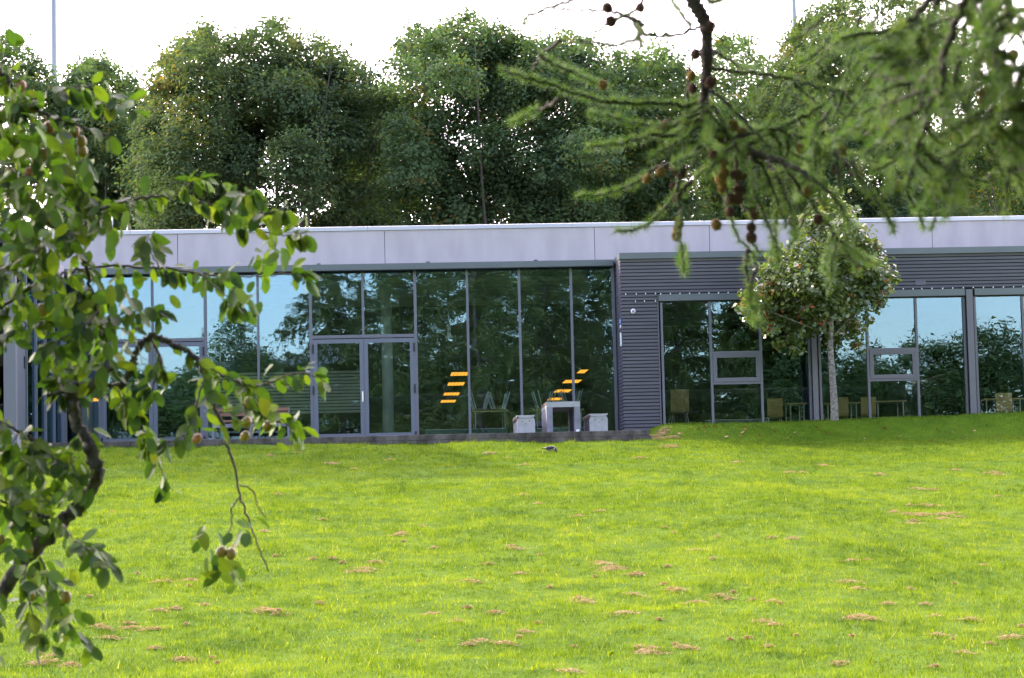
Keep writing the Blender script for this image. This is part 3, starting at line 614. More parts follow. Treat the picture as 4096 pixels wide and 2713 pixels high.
for k, (px, py, Y) in enumerate(((2330, 1487, 16.5), (2288, 1527, 20.5), (2251, 1565, 25.0), (2222, 1597, 29.5))):
    ceiling_lamp(px, py, Y, .24 if k == 0 else .52, f'amber louvred ceiling lamp seen above the concrete table, {["topmost", "second from the top", "third from the top", "lowest"][k]} of its column', 'amber lamps above the concrete table')
ceiling_lamp(372, 1600, 16.5, .55, 'amber ceiling lamp glimpsed behind the left doors and plum trunk', 'amber lamps at the left'); ceiling_lamp(215, 1526, 16.5, .5, 'amber ceiling lamp glimpsed between the porch posts', 'amber lamps at the left')
p = at(1796, 1340, 2.0)
pl = thing('pendant_lamp', 'pendant lamp with pale glass shade hanging behind the middle pane', 'pendant lamp', tuple(p))
MB().tube([(p[0], 2, p[2]+.22), (p[0], 2, 4.0)], .006, 6).build('cord', M['cable'], pl)
MB().tube([(p[0], 2, p[2]+.05), (p[0], 2, p[2]+.24)], .05, 12).build('socket', M['steel'], pl, True)
MB().tube([(p[0], 2, p[2]+.05), (p[0], 2, p[2]-.0), (p[0], 2, p[2]-.03), (p[0], 2, p[2]-.08)], [.04, .055, .09, .10], 16).build('shade', M['white'], pl, True)
MB().tube([(p[0], 2, p[2]-.082), (p[0], 2, p[2]-.13)], [.09, .06], 12).build('glass_ring', M['greenglass'], pl, True)

def make_chair():
    t = thing('chair', '', 'chair')
    P = smooth_line([(0, -.21, .80), (0, -.20, .60), (0, -.17, .47), (0, -.05, .435), (0, .20, .45)], 4); o = MB()
    for a, b in zip(P[:-1], P[1:]):
        n = len(o.v)
        for q, s in ((a, 1), (b, 1)):
            for sx in (-.19, .19): o.v.append((sx, q[1], q[2]))
        for q in (a, b):
            for sx in (-.19, .19): o.v.append((sx, q[1]+.008, q[2]-.012))
        o.f += [(n, n+1, n+3, n+2), (n+4, n+6, n+7, n+5), (n, n+2, n+6, n+4), (n+1, n+5, n+7, n+3)]
    o.build('seat_shell', M['ply'], t)
    for sx in (-1, 1):
        for sy in (-1, 1): MB().tube([(sx*.15, sy*.12, .425), (sx*.225, sy*.24, 0)], .011, 6).build('leg', M['steel'], t)
    return t
proto = make_chair(); used = [False]
def put_chair(loc, rz, label, group, flip=False, sc=1):
    o = proto if not used[0] else copy_tree(proto); used[0] = True
    o.location = loc; o.rotation_euler = (PI if flip else 0, 0, rz); o['label'] = label; o['group'] = group; o.scale = (sc, sc, sc); return o
def table(x0, x1, y0, y1, z, label, topm=None):
    t = thing('table', label, 'table', ((x0+x1)/2, (y0+y1)/2, 0), 'tables inside the pavilion')
    B('table_top', topm or M['ply'], t, x0, x1, y0, y1, z-.03, z)
    for x in (x0+.08, x1-.08):
        for y in (y0+.08, y1-.08): MB().tube([(x, y, 0), (x, y, z-.031)], .016, 8).build('leg', M['steel'], t)
    return t
for (pxa, pxb, nm) in ((1890, 2028, 'behind the middle pane'), (2136, 2330, 'behind the concrete table')):
    x0, x1 = at(pxa, 1645, 1.0)[0], at(pxb, 1645, 1.0)[0]; z = .80
    table(x0-.02, x1+.02, .75, 2.0, z, f'plywood topped table carrying upturned chairs {nm}')
    sp = (x1-x0)
    k = 0
    for row in range(3):
        for colx in (.22, .78):
            k += 1
            put_chair((x0+sp*colx, .90+row*.42, z+.45), random.uniform(-.25, .25)+(PI/2 if colx < .5 else -PI/2),
                      f'upturned chair, {["front", "middle", "rear"][row]} row, {"left" if colx < .5 else "right"} side, on the table {nm}', f'upturned chairs on the table {nm}', True, .95)
# upright chairs and tables behind the right windows
for (px0, px1, pyt, Y, lab) in ((2679, 2753, 1556, 0.4, 'plywood chair seen from behind in the pane next to the cladding'), (3067, 3130, 1593, 1.6, 'plywood chair seen from behind left of the first steel column'),
                               (3340, 3393, 1588, 1.8, 'plywood chair seen from behind the pale berry tree trunk'), (3440, 3502, 1587, 1.9, 'plywood chair seen from behind right of the berry tree trunk'),
                               (3983, 4048, 1571, 1.3, 'plywood chair seen from behind right of the last steel column')):
    a, b = at(px0, pyt, Y), at(px1, pyt, Y); s = max(.9, a[2]/.81)
    o = put_chair(((a[0]+b[0])/2, Y+.2, 0), random.uniform(-.06, .06), lab, 'plywood chairs behind the right windows'); o.scale = ((b[0]-a[0])/.385, 1, a[2]/.81)
a = at(2672, 1563, .7); o = put_chair((at(2722, 1560, .62)[0], .85, .10), .04, 'second plywood chair stacked behind the one next to the cladding', 'plywood chairs behind the right windows'); o.scale = (1, 1, (a[2]-.16)/.81)
for (pa, pb, py, Y, lab) in ((3150, 3230, 1612, 3.0, 'narrow plywood table left of the first steel column'), (3300, 3440, 1611, 3.0, 'plywood table behind the berry tree trunk'), (3500, 3628, 1604, 2.2, 'pale topped table behind the middle window'), (3935, 4096, 1595, 2.5, 'plywood table right of the last steel column')):
    a, b = at(pa, py, Y), at(pb, py, Y); table(a[0], b[0], Y, Y+.8, a[2], lab)
for (pa, pb, Y, z, lab) in ((1700, 2030, .35, .38, 'teal grey floor convector behind the middle panes'), (2145, 2420, .35, .36, 'teal grey floor convector behind the concrete table'), (2820, 3050, YV+.4, .42, 'teal grey floor convector behind the window next to the cladding'), (3490, 3670, YV+.4, .40, 'teal grey floor convector behind the middle sash window')):
    a, b = at(pa, 1720, Y)[0], at(pb, 1720, Y)[0]
    t = thing('floor_convector', lab, 'heater', ((a+b)/2, Y, 0), 'floor convectors along the glass'); B('casing', M['heater'], t, a, b, Y, Y+.16, 0, z-.02); B('grille', M['steel'], t, a+.02, b-.02, Y+.02, Y+.14, z-.0195, z-.01)

# ------------------------------------------------------------------ hooded crow pecking on the lawn
p = on_ground(2206, 1812); s = .78
cr = thing('crow', 'grey and black hooded crow bending its head to the grass', 'bird', tuple(p))
def body(parts, name, matn):
    o = MB()
    for c, r, sc, M_ in parts: o.ball((p[0]+c[0]*s, p[1]+c[1]*s, p[2]+c[2]*s), r*s, 14, 9, sc, M_)
    ob = o.build(name, M[matn], cr, True)
    md = ob.modifiers.new('blend', 'REMESH'); md.mode = 'VOXEL'; md.voxel_size = .012; md.use_smooth_shade = True
    return ob
def rotY(a): c, s_ = math.cos(a), math.sin(a); return np.array([[c, 0, s_], [0, 1, 0], [-s_, 0, c]])
body([((-.02, 0, .115), .075, (1.7, .95, .86), rotY(-.10)), ((-.15, 0, .115), .05, (1.6, .7, .6), rotY(.0)), ((.05, -.005, .10), .062, (1.2, .95, .95), rotY(.4)), ((-.06, -.02, .06), .028, (.9, .9, 1.5), None), ((-.06, .03, .06), .026, (.9, .9, 1.5), None)], 'body', 'crow_grey')
body([((.095, -.01, .085), .05, (1.25, .95, 1.0), rotY(.7)), ((.118, -.015, .045), .034, (1.2, .9, .9), rotY(.9))], 'head', 'crow_black')
MB().tube([(p[0]+.100, p[1]-.016, p[2]+.025), (p[0]+.117, p[1]-.02, p[2]-.004)], [.011, .003], 8).build('beak', M['beak'], cr, True)
for sy in (-1, 1): MB().ball((p[0]-.03, p[1]+sy*.050, p[2]+.098), .052, 12, 7, (1.75, .26, .62), rotY(-.12)).build('wing', M['crow_black'], cr, True)
MB().prism([(p[1]-.025, p[2]+.078), (p[1]+.025, p[2]+.078), (p[1]+.03, p[2]+.092), (p[1]-.03, p[2]+.092)], p[0]-.185, p[0]-.12).build('tail', M['crow_black'], cr)
for sy in (-1, 1): MB().tube([(p[0]-.03, p[1]+sy*.028, p[2]+.06), (p[0]-.02, p[1]+sy*.028, p[2]+.02), (p[0]-.025, p[1]+sy*.028, p[2]-.01), (p[0]+.02, p[1]+sy*.03, p[2]-.012)], .006, 6).build('leg', M['beak'], cr)

# ------------------------------------------------------------------ masts behind the trees
for (px, py, r_, lab) in ((217, 350, .15, 'tall grey floodlight mast rising behind the left trees'), (3178, 120, .13, 'tall grey floodlight mast rising behind the right trees')):
    Y = 48.; a = at(px, py, Y); mt = thing('floodlight_mast', lab, 'mast', (a[0], Y, -.05), 'floodlight masts')
    MB().tube([(a[0], Y, -.1), (a[0], Y, 14), (a[0], Y, 34)], [r_*1.25, r_, r_*.7], 16).build('pole', M['pole'], mt, True)
    MB().tube([(a[0], Y, -.1), (a[0], Y, .02)], r_*2.2, 16).build('base_plate', M['pole'], mt)
    MB().box(a[0]-1.2, a[0]+1.2, Y-.08, Y+.08, 33.6, 33.8).build('crossbar', M['pole'], mt)
    for k in (-1, 0, 1): MB().box(a[0]+k*.9-.25, a[0]+k*.9+.25, Y-.25, Y-.085, 33.5, 34.0).build('floodlight', M['dark'], mt)
for px, lab in ((448, 'thin white pipe standing on the roof, the left one'), (508, 'thin white pipe standing on the roof, the right one')):
    a = at(px, 842, 1.5); tag(MB().tube([(a[0], 1.5, 4.92), (a[0], 1.5, a[2])], .02, 8).build('roof_pipe', M['white']), lab, 'pipe', 'white pipes on the roof')

# ------------------------------------------------------------------ trees
def leaf_quads(P, Nrm, size, g, aspect=.62, fold=.25):
    """one folded leaf (a kite) per row"""
    n = len(P); A = g.normal(0, 1, (n, 3)); A -= (A*Nrm).sum(1)[:, None]*Nrm; A /= np.linalg.norm(A, axis=1)[:, None]+1e-9
    Bv = np.cross(Nrm, A); s = size[:, None]
    return np.stack([P-A*s*.5, P+Bv*s*aspect*.5+Nrm*s*fold*.3-A*s*.05, P+A*s*.5, P-Bv*s*aspect*.5+Nrm*s*fold*.3-A*s*.05], 1).reshape(-1, 3)
def crown_points(lobes, n_sprays, per, g, spray=.42, inner=.55, hole=.0):
    """sprays of leaves over the shells of the lobes (centre, radius xyz)"""
    c = np.array([l[0] for l in lobes]); r = np.array([l[1] for l in lobes]); wgt = (r.prod(1))**(2/3.)+.02*np.max(r)**2; wgt /= wgt.sum()
    k = g.choice(len(lobes), n_sprays, p=wgt); d = g.normal(0, 1, (n_sprays, 3)); d /= np.linalg.norm(d, axis=1)[:, None]
    d[:, 2] = np.where(d[:, 2] < -.55, -d[:, 2], d[:, 2])
    rad = inner+(1-inner)*g.random(n_sprays)**.55
    S = c[k]+d*r[k]*rad[:, None]*(1+.18*(vnoise(d[:, 0]*3+k, d[:, 2]*3+k*1.7, 4)-.5)[:, None])
    nrm = d*.8+np.array([0, 0, .75])+g.normal(0, .25, (n_sprays, 3)); nrm /= np.linalg.norm(nrm, axis=1)[:, None]
    sz = spray*g.uniform(.6, 1.35, n_sprays)
    off = g.normal(0, 1, (n_sprays, per, 3))*sz[:, None, None]*np.array([.55, .55, .42]); P = (S[:, None]+off).reshape(-1, 3)
    N_ = (nrm[:, None]+g.normal(0, .42, (n_sprays, per, 3))).reshape(-1, 3); N_ /= np.linalg.norm(N_, axis=1)[:, None]
    return S, P, N_, k
def broad_tree(name, label, lobes, base, n_sprays, per, leaf, material, seed, group, trunk_r=.22, spray=.36, tonefn=None, inner=.55, limbs=10, bark=None, cat='tree', lo=(.15, .6), stem=True):
    g = np.random.default_rng(seed); t = thing(name, label, cat, tuple(base), group)
    S, P, N_, k = crown_points(lobes, n_sprays, per, g, spray, inner)
    tone = np.clip(np.repeat(g.normal(.42, .20, n_sprays), per)+g.normal(0, .13, len(P)), 0, 1)
    if tonefn is not None: tone = np.clip(tone+tonefn(P, g), 0, 1)
    V = leaf_quads(P, N_, leaf*g.uniform(.6, 1.25, len(P)), g)
    link('crown', np_mesh('crown', V, np.arange(len(V)).reshape(-1, 4), {'tone': tone}), material, t)
    c = np.array([l[0] for l in lobes]); r = np.array([l[1] for l in lobes]); top = c[np.argmax(c[:, 2])]
    bm = bark or M['bark_far']
    mid = np.array([base[0]*.6+top[0]*.4, base[1], base[2]+(top[2]-base[2])*.45])
    if trunk_r > .1: top = mid+(top-mid)*.3
    tr = smooth_line([base-np.array([0, 0, .2]), base*.7+mid*.3+g.normal(0, .08, 3)*[1, 1, 0], mid, top], 5)
    if stem: MB().tube(tr, np.linspace(trunk_r, trunk_r*.18, len(tr)), 9).build('trunk', bm, t, True)
    for j in g.choice(len(lobes), min(limbs, len(lobes)), replace=False):
        i0 = int(len(tr)*g.uniform(*lo)); q = c[j]; s0 = tr[i0]
        ln = smooth_line([s0, s0*.55+q*.45+np.array([0, 0, -.03*np.linalg.norm(q-s0)])+g.normal(0, .08, 3)*min(1, trunk_r*5), q], 4)
        MB().tube(ln, np.linspace(trunk_r*.42, trunk_r*.06, len(ln)), 6).build('limb', bm, t, True)
    return t
def lobe_px(L, Y, g, depth=.9, jitter=.6):
    out = []
    for (px, py, r) in L:
        y = Y+g.normal(0, jitter); q = at(px, py, y); rr = r*(y-CAM[1])/FPX; out.append((q, np.array([rr, rr*depth, rr*.9])))
    return out
def fill_lobes(outline, Y, g, rmin=85, rmax=150, n=26, bottom=960, dY=1.7):
    """lobes filling the shape under an outline of (px, py) top points"""
    ox = np.array([o[0] for o in outline]); oy = np.array([o[1] for o in outline]); L = []
    for i in range(len(outline)-1):
        m_ = max(1, int((ox[i+1]-ox[i])/105))
        for q in range(m_):
            x_ = ox[i]+(ox[i+1]-ox[i])*(q+.5)/m_; y_ = np.interp(x_, ox, oy); r = g.uniform(55, 95); L.append((x_+g.normal(0, 12), y_+r*.85, r)); L.append((x_+g.normal(0, 30), y_+r*2.3, r*1.3))
    for i in range(len(outline)*4):                    # single shoots standing out of the outline
        x_ = g.uniform(ox[0]+10, ox[-1]-10); r = g.uniform(14, 34); L.append((x_, np.interp(x_, ox, oy)-g.uniform(-30, 38), r))
    for i in range(n):
        x_ = g.uniform(ox[0]+50, ox[-1]-50); r = g.uniform(rmin, rmax); y_ = g.uniform(np.interp(x_, ox, oy)+r, bottom+40); L.append((x_, y_, r))
    return lobe_px(L, Y, g, jitter=dY)
g = np.random.default_rng(11)
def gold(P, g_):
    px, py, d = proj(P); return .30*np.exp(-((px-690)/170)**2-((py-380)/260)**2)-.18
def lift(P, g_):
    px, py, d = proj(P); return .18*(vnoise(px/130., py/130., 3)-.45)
GB = 'tall trees standing behind the pavilion'
broad_tree('maple_tree', 'wide dense tree browning on one side behind the left half of the roof',
           fill_lobes([(585, 560), (610, 420), (650, 300), (730, 210), (800, 120), (850, 165), (930, 190), (1010, 165), (1100, 120), (1180, 165), (1260, 190), (1340, 250), (1420, 235), (1480, 300), (1525, 400), (1540, 560)], 22, g, n=70, rmin=95, rmax=165),
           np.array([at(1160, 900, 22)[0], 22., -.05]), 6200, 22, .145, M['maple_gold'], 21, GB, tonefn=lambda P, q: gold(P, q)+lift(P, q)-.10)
broad_tree('maple_tree', 'wide dense dark tree behind the middle of the roof',
           fill_lobes([(1540, 480), (1560, 300), (1610, 200), (1680, 130), (1760, 170), (1850, 100), (1950, 120), (2020, 160), (2120, 190), (2230, 170), (2310, 160), (2370, 230), (2420, 330), (2450, 500)], 21, g, n=70, rmin=95, rmax=165),
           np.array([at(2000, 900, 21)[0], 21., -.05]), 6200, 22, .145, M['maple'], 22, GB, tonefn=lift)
broad_tree('maple_tree', 'smaller dark tree in the gap left of the big browning tree',
           fill_lobes([(250, 500), (275, 350), (340, 280), (400, 285), (450, 300), (520, 340), (560, 430), (640, 560)], 30, g, n=34),
           np.array([at(430, 900, 30)[0], 30., -.05]), 3000, 20, .165, M['maple'], 23, GB, tonefn=lift)
broad_tree('maple_tree', 'dark tree by the left edge beside the floodlight mast',
           fill_lobes([(-400, 250), (-200, 170), (-60, 150), (40, 190), (120, 230), (190, 300), (235, 420), (260, 560)], 33, g, n=40),
           np.array([at(-20, 900, 33)[0], 33., -.05]), 3000, 20, .165, M['maple'], 24, GB, tonefn=lift)
broad_tree('maple_tree', 'loose dark tree right of the middle one, half hidden by the larch branch',
           fill_lobes([(2360, 560), (2400, 330), (2470, 230), (2560, 260), (2640, 230), (2720, 280), (2780, 430), (2800, 560)], 25, g, n=36),
           np.array([at(2580, 900, 25)[0], 25., -.05]), 3000, 20, .15, M['maple'], 25, GB, tonefn=lift)
broad_tree('maple_tree', 'hazy narrow tree peeping up between two bigger crowns on the right',
           fill_lobes([(2760, 520), (2830, 260), (2900, 200), (2960, 170), (3020, 230), (3080, 320), (3130, 520)], 36, g, n=28),
           np.array([at(2940, 900, 36)[0], 36., -.05]), 1700, 19, .175, M['maple'], 26, GB, tonefn=lift)
broad_tree('maple_tree', 'tall broad tree with yellowish top on the right below the mast',
           fill_lobes([(3090, 520), (3110, 330), (3150, 190), (3220, 110), (3300, 60), (3400, 10), (3520, -20), (3650, 10), (3750, 60), (3830, 150), (3880, 350), (3900, 560)], 23, g, n=70, rmin=95, rmax=165),
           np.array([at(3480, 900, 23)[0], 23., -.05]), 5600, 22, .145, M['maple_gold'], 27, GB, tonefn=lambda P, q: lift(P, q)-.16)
broad_tree('maple_tree', 'lighter green thin tree at the right edge above the roof',
           fill_lobes([(3850, 650), (3900, 520), (3960, 430), (4050, 400), (4150, 330), (4300, 300), (4500, 420)], 27, g, n=30, bottom=930),
           np.array([at(4130, 900, 27)[0], 27., -.05]), 1900, 19, .15, M['maple'], 28, GB, tonefn=lambda P, q: lift(P, q)+.12)

broad_tree('maple_tree', 'low dark tree filling the gap between the two widest crowns',
           fill_lobes([(1250, 700), (1330, 520), (1420, 440), (1520, 400), (1620, 430), (1700, 520), (1760, 700)], 34, g, n=24),
           np.array([at(1500, 900, 34)[0], 34., -.05]), 2000, 20, .165, M['maple'], 29, GB, tonefn=lift)
broad_tree('maple_tree', 'dark tree behind the hanging larch cones',
           fill_lobes([(2200, 640), (2280, 470), (2380, 420), (2500, 400), (2600, 450), (2690, 560), (2740, 700)], 35, g, n=24),
           np.array([at(2480, 900, 35)[0], 35., -.05]), 2000, 20, .165, M['maple'], 30, GB, tonefn=lift)
broad_tree('maple_tree', 'dark low tree behind the berry tree top',
           fill_lobes([(2820, 640), (2900, 480), (3010, 420), (3120, 400), (3220, 470), (3300, 640)], 38, g, n=24),
           np.array([at(3060, 900, 38)[0], 38., -.05]), 2000, 20, .175, M['maple'], 31, GB, tonefn=lift)
broad_tree('maple_tree', 'dark low tree behind the right end of the roof',
           fill_lobes([(3650, 700), (3720, 560), (3830, 500), (3950, 520), (4060, 600), (4160, 720)], 36, g, n=20),
           np.array([at(3900, 900, 36)[0], 36., -.05]), 1500, 20, .175, M['maple'], 32, GB, tonefn=lift)
broad_tree('maple_tree', 'dark low tree half hidden by the upper plum leaves',
           fill_lobes([(300, 700), (400, 560), (520, 500), (640, 520), (720, 640)], 37, g, n=18),
           np.array([at(510, 900, 37)[0], 37., -.05]), 1400, 20, .175, M['maple'], 33, GB, tonefn=lift)

# berry tree on the bank
pb = on_ground(3340, 1690); pb = np.array([at(3338, 1676, -2.8)[0], -2.8, 0]); pb[2] = float(ground(pb[0], pb[1]))
g = np.random.default_rng(5)
L = [(3330, 860, 70), (3270, 930, 80), (3390, 930, 80), (3330, 1010, 110), (3220, 1030, 80), (3450, 1030, 90), (3150, 1120, 90), (3250, 1130, 120), (3380, 1130, 120), (3500, 1110, 75),
     (3080, 1200, 75), (3030, 1225, 50), (3180, 1220, 100), (3320, 1230, 110), (3450, 1200, 90), (3530, 1150, 45), (3130, 1290, 70), (3250, 1310, 75), (3390, 1290, 80), (3180, 1360, 38), (3330, 1370, 45), (3420, 1330, 45)]
L += [(3060, 1160, 45), (3010, 1250, 35), (3090, 1270, 40)]
L += [(px+g.normal(0, 8), py, g.uniform(14, 26)) for px, py in ((3340, 775), (3290, 800), (3400, 850), (3205, 880), (3460, 930), (3540, 1040), (3580, 1110), (3120, 1010), (3060, 1090), (2990, 1190), (2975, 1230), (3010, 1280), (3080, 1320), (3130, 1380), (3190, 1410), (3480, 1280), (3520, 1220), (3430, 1380), (3100, 1050), (3500, 990))]
lob = lobe_px(L, -2.8, g, jitter=.28)
bt = broad_tree('berry_tree', 'small round tree with orange red berries and pale trunk on the grass bank', lob, pb, 1800, 7, .135, M['berry_leaf'], 41, None, trunk_r=.045, spray=.15, inner=.2, limbs=14, bark=M['bark_pale'], lo=(.55, .85), stem=False)
ln = smooth_line([pb-np.array([0, 0, .1]), at(3336, 1600, -2.8), at(3328, 1480, -2.8), at(3322, 1370, -2.8), at(3330, 1220, -2.8), at(3335, 1050, -2.8), at(3332, 880, -2.8)], 6)
MB().tube(ln, np.interp(np.linspace(0, 1, len(ln)), [0, .08, .5, 1], [.10, .085, .062, .012]), 12).build('trunk', M['bark_pale'], bt, True)
o = MB()
for i in range(85):
    c, r = lob[g.integers(len(lob))]; d = g.normal(0, 1, 3); d /= np.linalg.norm(d); d[1] = -abs(d[1]) if g.random() < .8 else d[1]; q = c+d*r*.95
    for j in range(g.integers(6, 13)): o.ball(q+g.normal(0, .026, 3), .013, 6, 4)
bb = o.build('berries', M['berry'], bt, True); bb['kind'] = 'stuff'

# ------------------------------------------------------------------ trees across the lawn, seen only mirrored in the glass
GR = 'trees behind the camera mirrored in the glass'
def mir(px, py, Y): return at(px, py, -Y)*np.array([1, -1, 1])   # where a thing must stand to be mirrored there
def mirror_tree(label, outline, Y, seed, n=14, sprays=1500, per=24, leaf=.17, bottom=1650, material='hedge_leaf'):
    g = np.random.default_rng(seed); lob = [(c*np.array([1, -1, 1]), r) for c, r in fill_lobes(outline, -Y, g, n=n, bottom=bottom, dY=1.2, rmin=70, rmax=130)]
    cx = np.mean([l[0][0] for l in lob]); b = np.array([cx, Y, float(ground(cx, Y))])
    return broad_tree('mirrored_tree', label, lob, b, sprays, per, leaf, M[material], seed, GR, trunk_r=.3, spray=.6)
mirror_tree('bushy tree mirrored in the panes left of the middle doors', [(790, 1500), (840, 1400), (910, 1340), (980, 1350), (1060, 1400), (1130, 1470), (1190, 1560)], -92, 61)
mirror_tree('low tree mirrored behind the left doors', [(430, 1600), (520, 1520), (620, 1490), (720, 1530), (800, 1480), (840, 1600)], -96, 62)
mirror_tree('thicket mirrored in the left end of the glass', [(-300, 1500), (-100, 1430), (100, 1470), (300, 1540), (450, 1620)], -94, 66)
mirror_tree('broad bushy tree mirrored in the window right of the berry tree', [(3450, 1560), (3540, 1480), (3620, 1420), (3700, 1370), (3760, 1400), (3830, 1370), (3900, 1400), (3960, 1360), (4050, 1420), (4200, 1450), (4350, 1500)], -76, 63, n=34, sprays=2600)
mirror_tree('low dark tree mirrored behind the berry tree trunk', [(3180, 1560), (3260, 1500), (3340, 1520), (3420, 1460), (3480, 1500), (3560, 1580)], -84, 64)
mirror_tree('dark tree mirrored left of the first steel column', [(2900, 1500), (2980, 1330), (3060, 1240), (3150, 1280), (3230, 1420), (3260, 1560)], -70, 65, n=26, sprays=1500)
mirror_tree('broad thicket mirrored low behind the larch', [(1200, 1600), (1500, 1500), (1800, 1480), (2200, 1470), (2600, 1450), (2900, 1520)], -80, 67, n=34, sprays=2000)
mirror_tree('tall dense wood mirrored behind the larches in the tall panes', [(1380, 1450), (1480, 1150), (1600, 900), (1720, 700), (1900, 560), (2150, 500), (2400, 480), (2650, 560), (2850, 700), (2980, 1000), (3050, 1400)], -82, 68, n=80, sprays=4200, per=22, leaf=.22)
# far hill
hx = np.linspace(-420, 420, 60); hy = np.linspace(-1250, -850, 24); HX, HY = np.meshgrid(hx, hy)
HZ = -6+85*np.exp(-((HX+40)/130)**2-((HY+1050)/130)**2)*(1+.12*(vnoise(HX/40, HY/40, 3)-.5))+40*np.exp(-((HX-200)/160)**2-((HY+1050)/130)**2)
I = np.arange(HX.size).reshape(HX.shape)
tag(link('hill', np_mesh('hill', np.stack([HX, HY, HZ], -1).reshape(-1, 3), np.stack([I[:-1, :-1], I[:-1, 1:], I[1:, 1:], I[1:, :-1]], -1).reshape(-1, 4), smooth=True), mat('wooded hill', (.10, .13, .12), .9, var=.3, scale=.05)), 'distant wooded hill', kind='structure')

# ------------------------------------------------------------------ larches
def in_view(P, m=220):
    hit = np.zeros(len(P), bool)              # the crowns stay clear of the view, also for a step to either side
    for o in ((0, 0, 0), (1.7, 0, 0), (-1.7, 0, 0), (.9, 0, .5), (-.9, 0, .5), (0, 0, .8), (0, -1, 0)):
        px, py, d = proj(np.asarray(P)-np.array(o)); hit |= (d > .05) & (px > -m) & (px < SW+m) & (py > -m) & (py < SH+m)
    return hit
def needle_tris(P, D, L, wdt, g, tone_c=None):
    n = len(P); D = D/(np.linalg.norm(D, axis=1)[:, None]+1e-9); A = g.normal(0, 1, (n, 3)); A = np.cross(D, A); A /= np.linalg.norm(A, axis=1)[:, None]+1e-9
    return np.stack([P-A*wdt*.5, P+A*wdt*.5, P+D*L[:, None]], 1).reshape(-1, 3)
def gen_larch(label, base, H, Rb, seed, nb=72):
    g = np.random.default_rng(seed); t = thing('larch_tree', label, 'tree', tuple(base), 'larches beside the camera')
    ln = smooth_line([base-np.array([0, 0, .3]), base+np.array([.1, .05, H*.3]), base+np.array([-.1, .1, H*.65]), base+np.array([0, 0, H])], 8)
    MB().tube(ln, np.linspace(.26, .03, len(ln)), 10).build('trunk', M['bark_far'], t, True)
    Vn, Tn = [], []
    for i in range(nb):
        f = (i+.5)/nb; z = base[2]+H*(.10+.86*f); a = i*2.4+g.uniform(-.4, .4); Lb = Rb*(1-f)**.75*g.uniform(.75, 1.1)+.5; dr = np.array([math.cos(a), math.sin(a), 0])
        s0 = np.array([base[0], base[1], z]); B_ = smooth_line([s0, s0+dr*Lb*.35+[0, 0, .05*Lb], s0+dr*Lb*.7+[0, 0, -.10*Lb], s0+dr*Lb+[0, 0, -.05*Lb]], 6)
        Bd = np.repeat(B_[:-1], 8, 0)+np.tile(np.linspace(0, 1, 8), len(B_)-1)[:, None]*np.repeat(np.diff(B_, axis=0), 8, 0)
        bad = in_view(Bd, 400) | (np.linalg.norm(Bd-CAM, axis=1) < 2.4)
        if bad.any(): B_ = B_[:max(2, int(np.argmax(bad))//8-1)]
        if len(B_) > 4: MB().tube(B_, np.linspace(.045, .008, len(B_)), 5).build('limb', M['bark_far'], t, True)
        nt_ = int(62*Lb/2)
        for j in range(nt_):
            q = B_[g.integers(1, len(B_))] if len(B_) > 2 else s0
            e = q+np.array([g.normal(0, .35), g.normal(0, .35), -g.uniform(.3, 1.2)])*g.uniform(.5, 1.1)+dr*g.uniform(-.1, .4)
            m_ = 34; u = g.random((m_, 1)); Pn = q+(e-q)*u+np.array([0, 0, .1])*np.sin(u*3)
            if in_view(Pn).any() or (np.linalg.norm(Pn-CAM, axis=1) < 2.4).any(): continue
            Dn = g.normal(0, 1, (m_, 3))+(e-q)*.8; Vn.append(needle_tris(Pn, Dn, g.uniform(.08, .18, m_), .042, g)); Tn.append(np.clip(g.normal(.5, .2)+g.normal(0, .12, m_), 0, 1))
    V = np.vstack(Vn); o = link('needles', np_mesh('needles', V, np.arange(len(V)).reshape(-1, 3), {'tone': np.concatenate(Tn)}), M['needle_far'], t); o['kind'] = 'stuff'
    return t
b1 = np.array([6.0, -51.2, 0]); b1[2] = float(ground(b1[0], b1[1]))
larch = gen_larch('larch reaching its coned branches into the top right of the view', b1, 20, 5.4, 71)
b2 = np.array([-.6, -60.5, 0]); b2[2] = float(ground(b2[0], b2[1]))
gen_larch('larch mirrored in the panes above the middle doors', b2, 18, 4.8, 72)
b3 = np.array([9.5, -56.5, 0]); b3[2] = float(ground(b3[0], b3[1]))
gen_larch('larch mirrored in the window next to the clad corner', b3, 17, 5.0, 73)

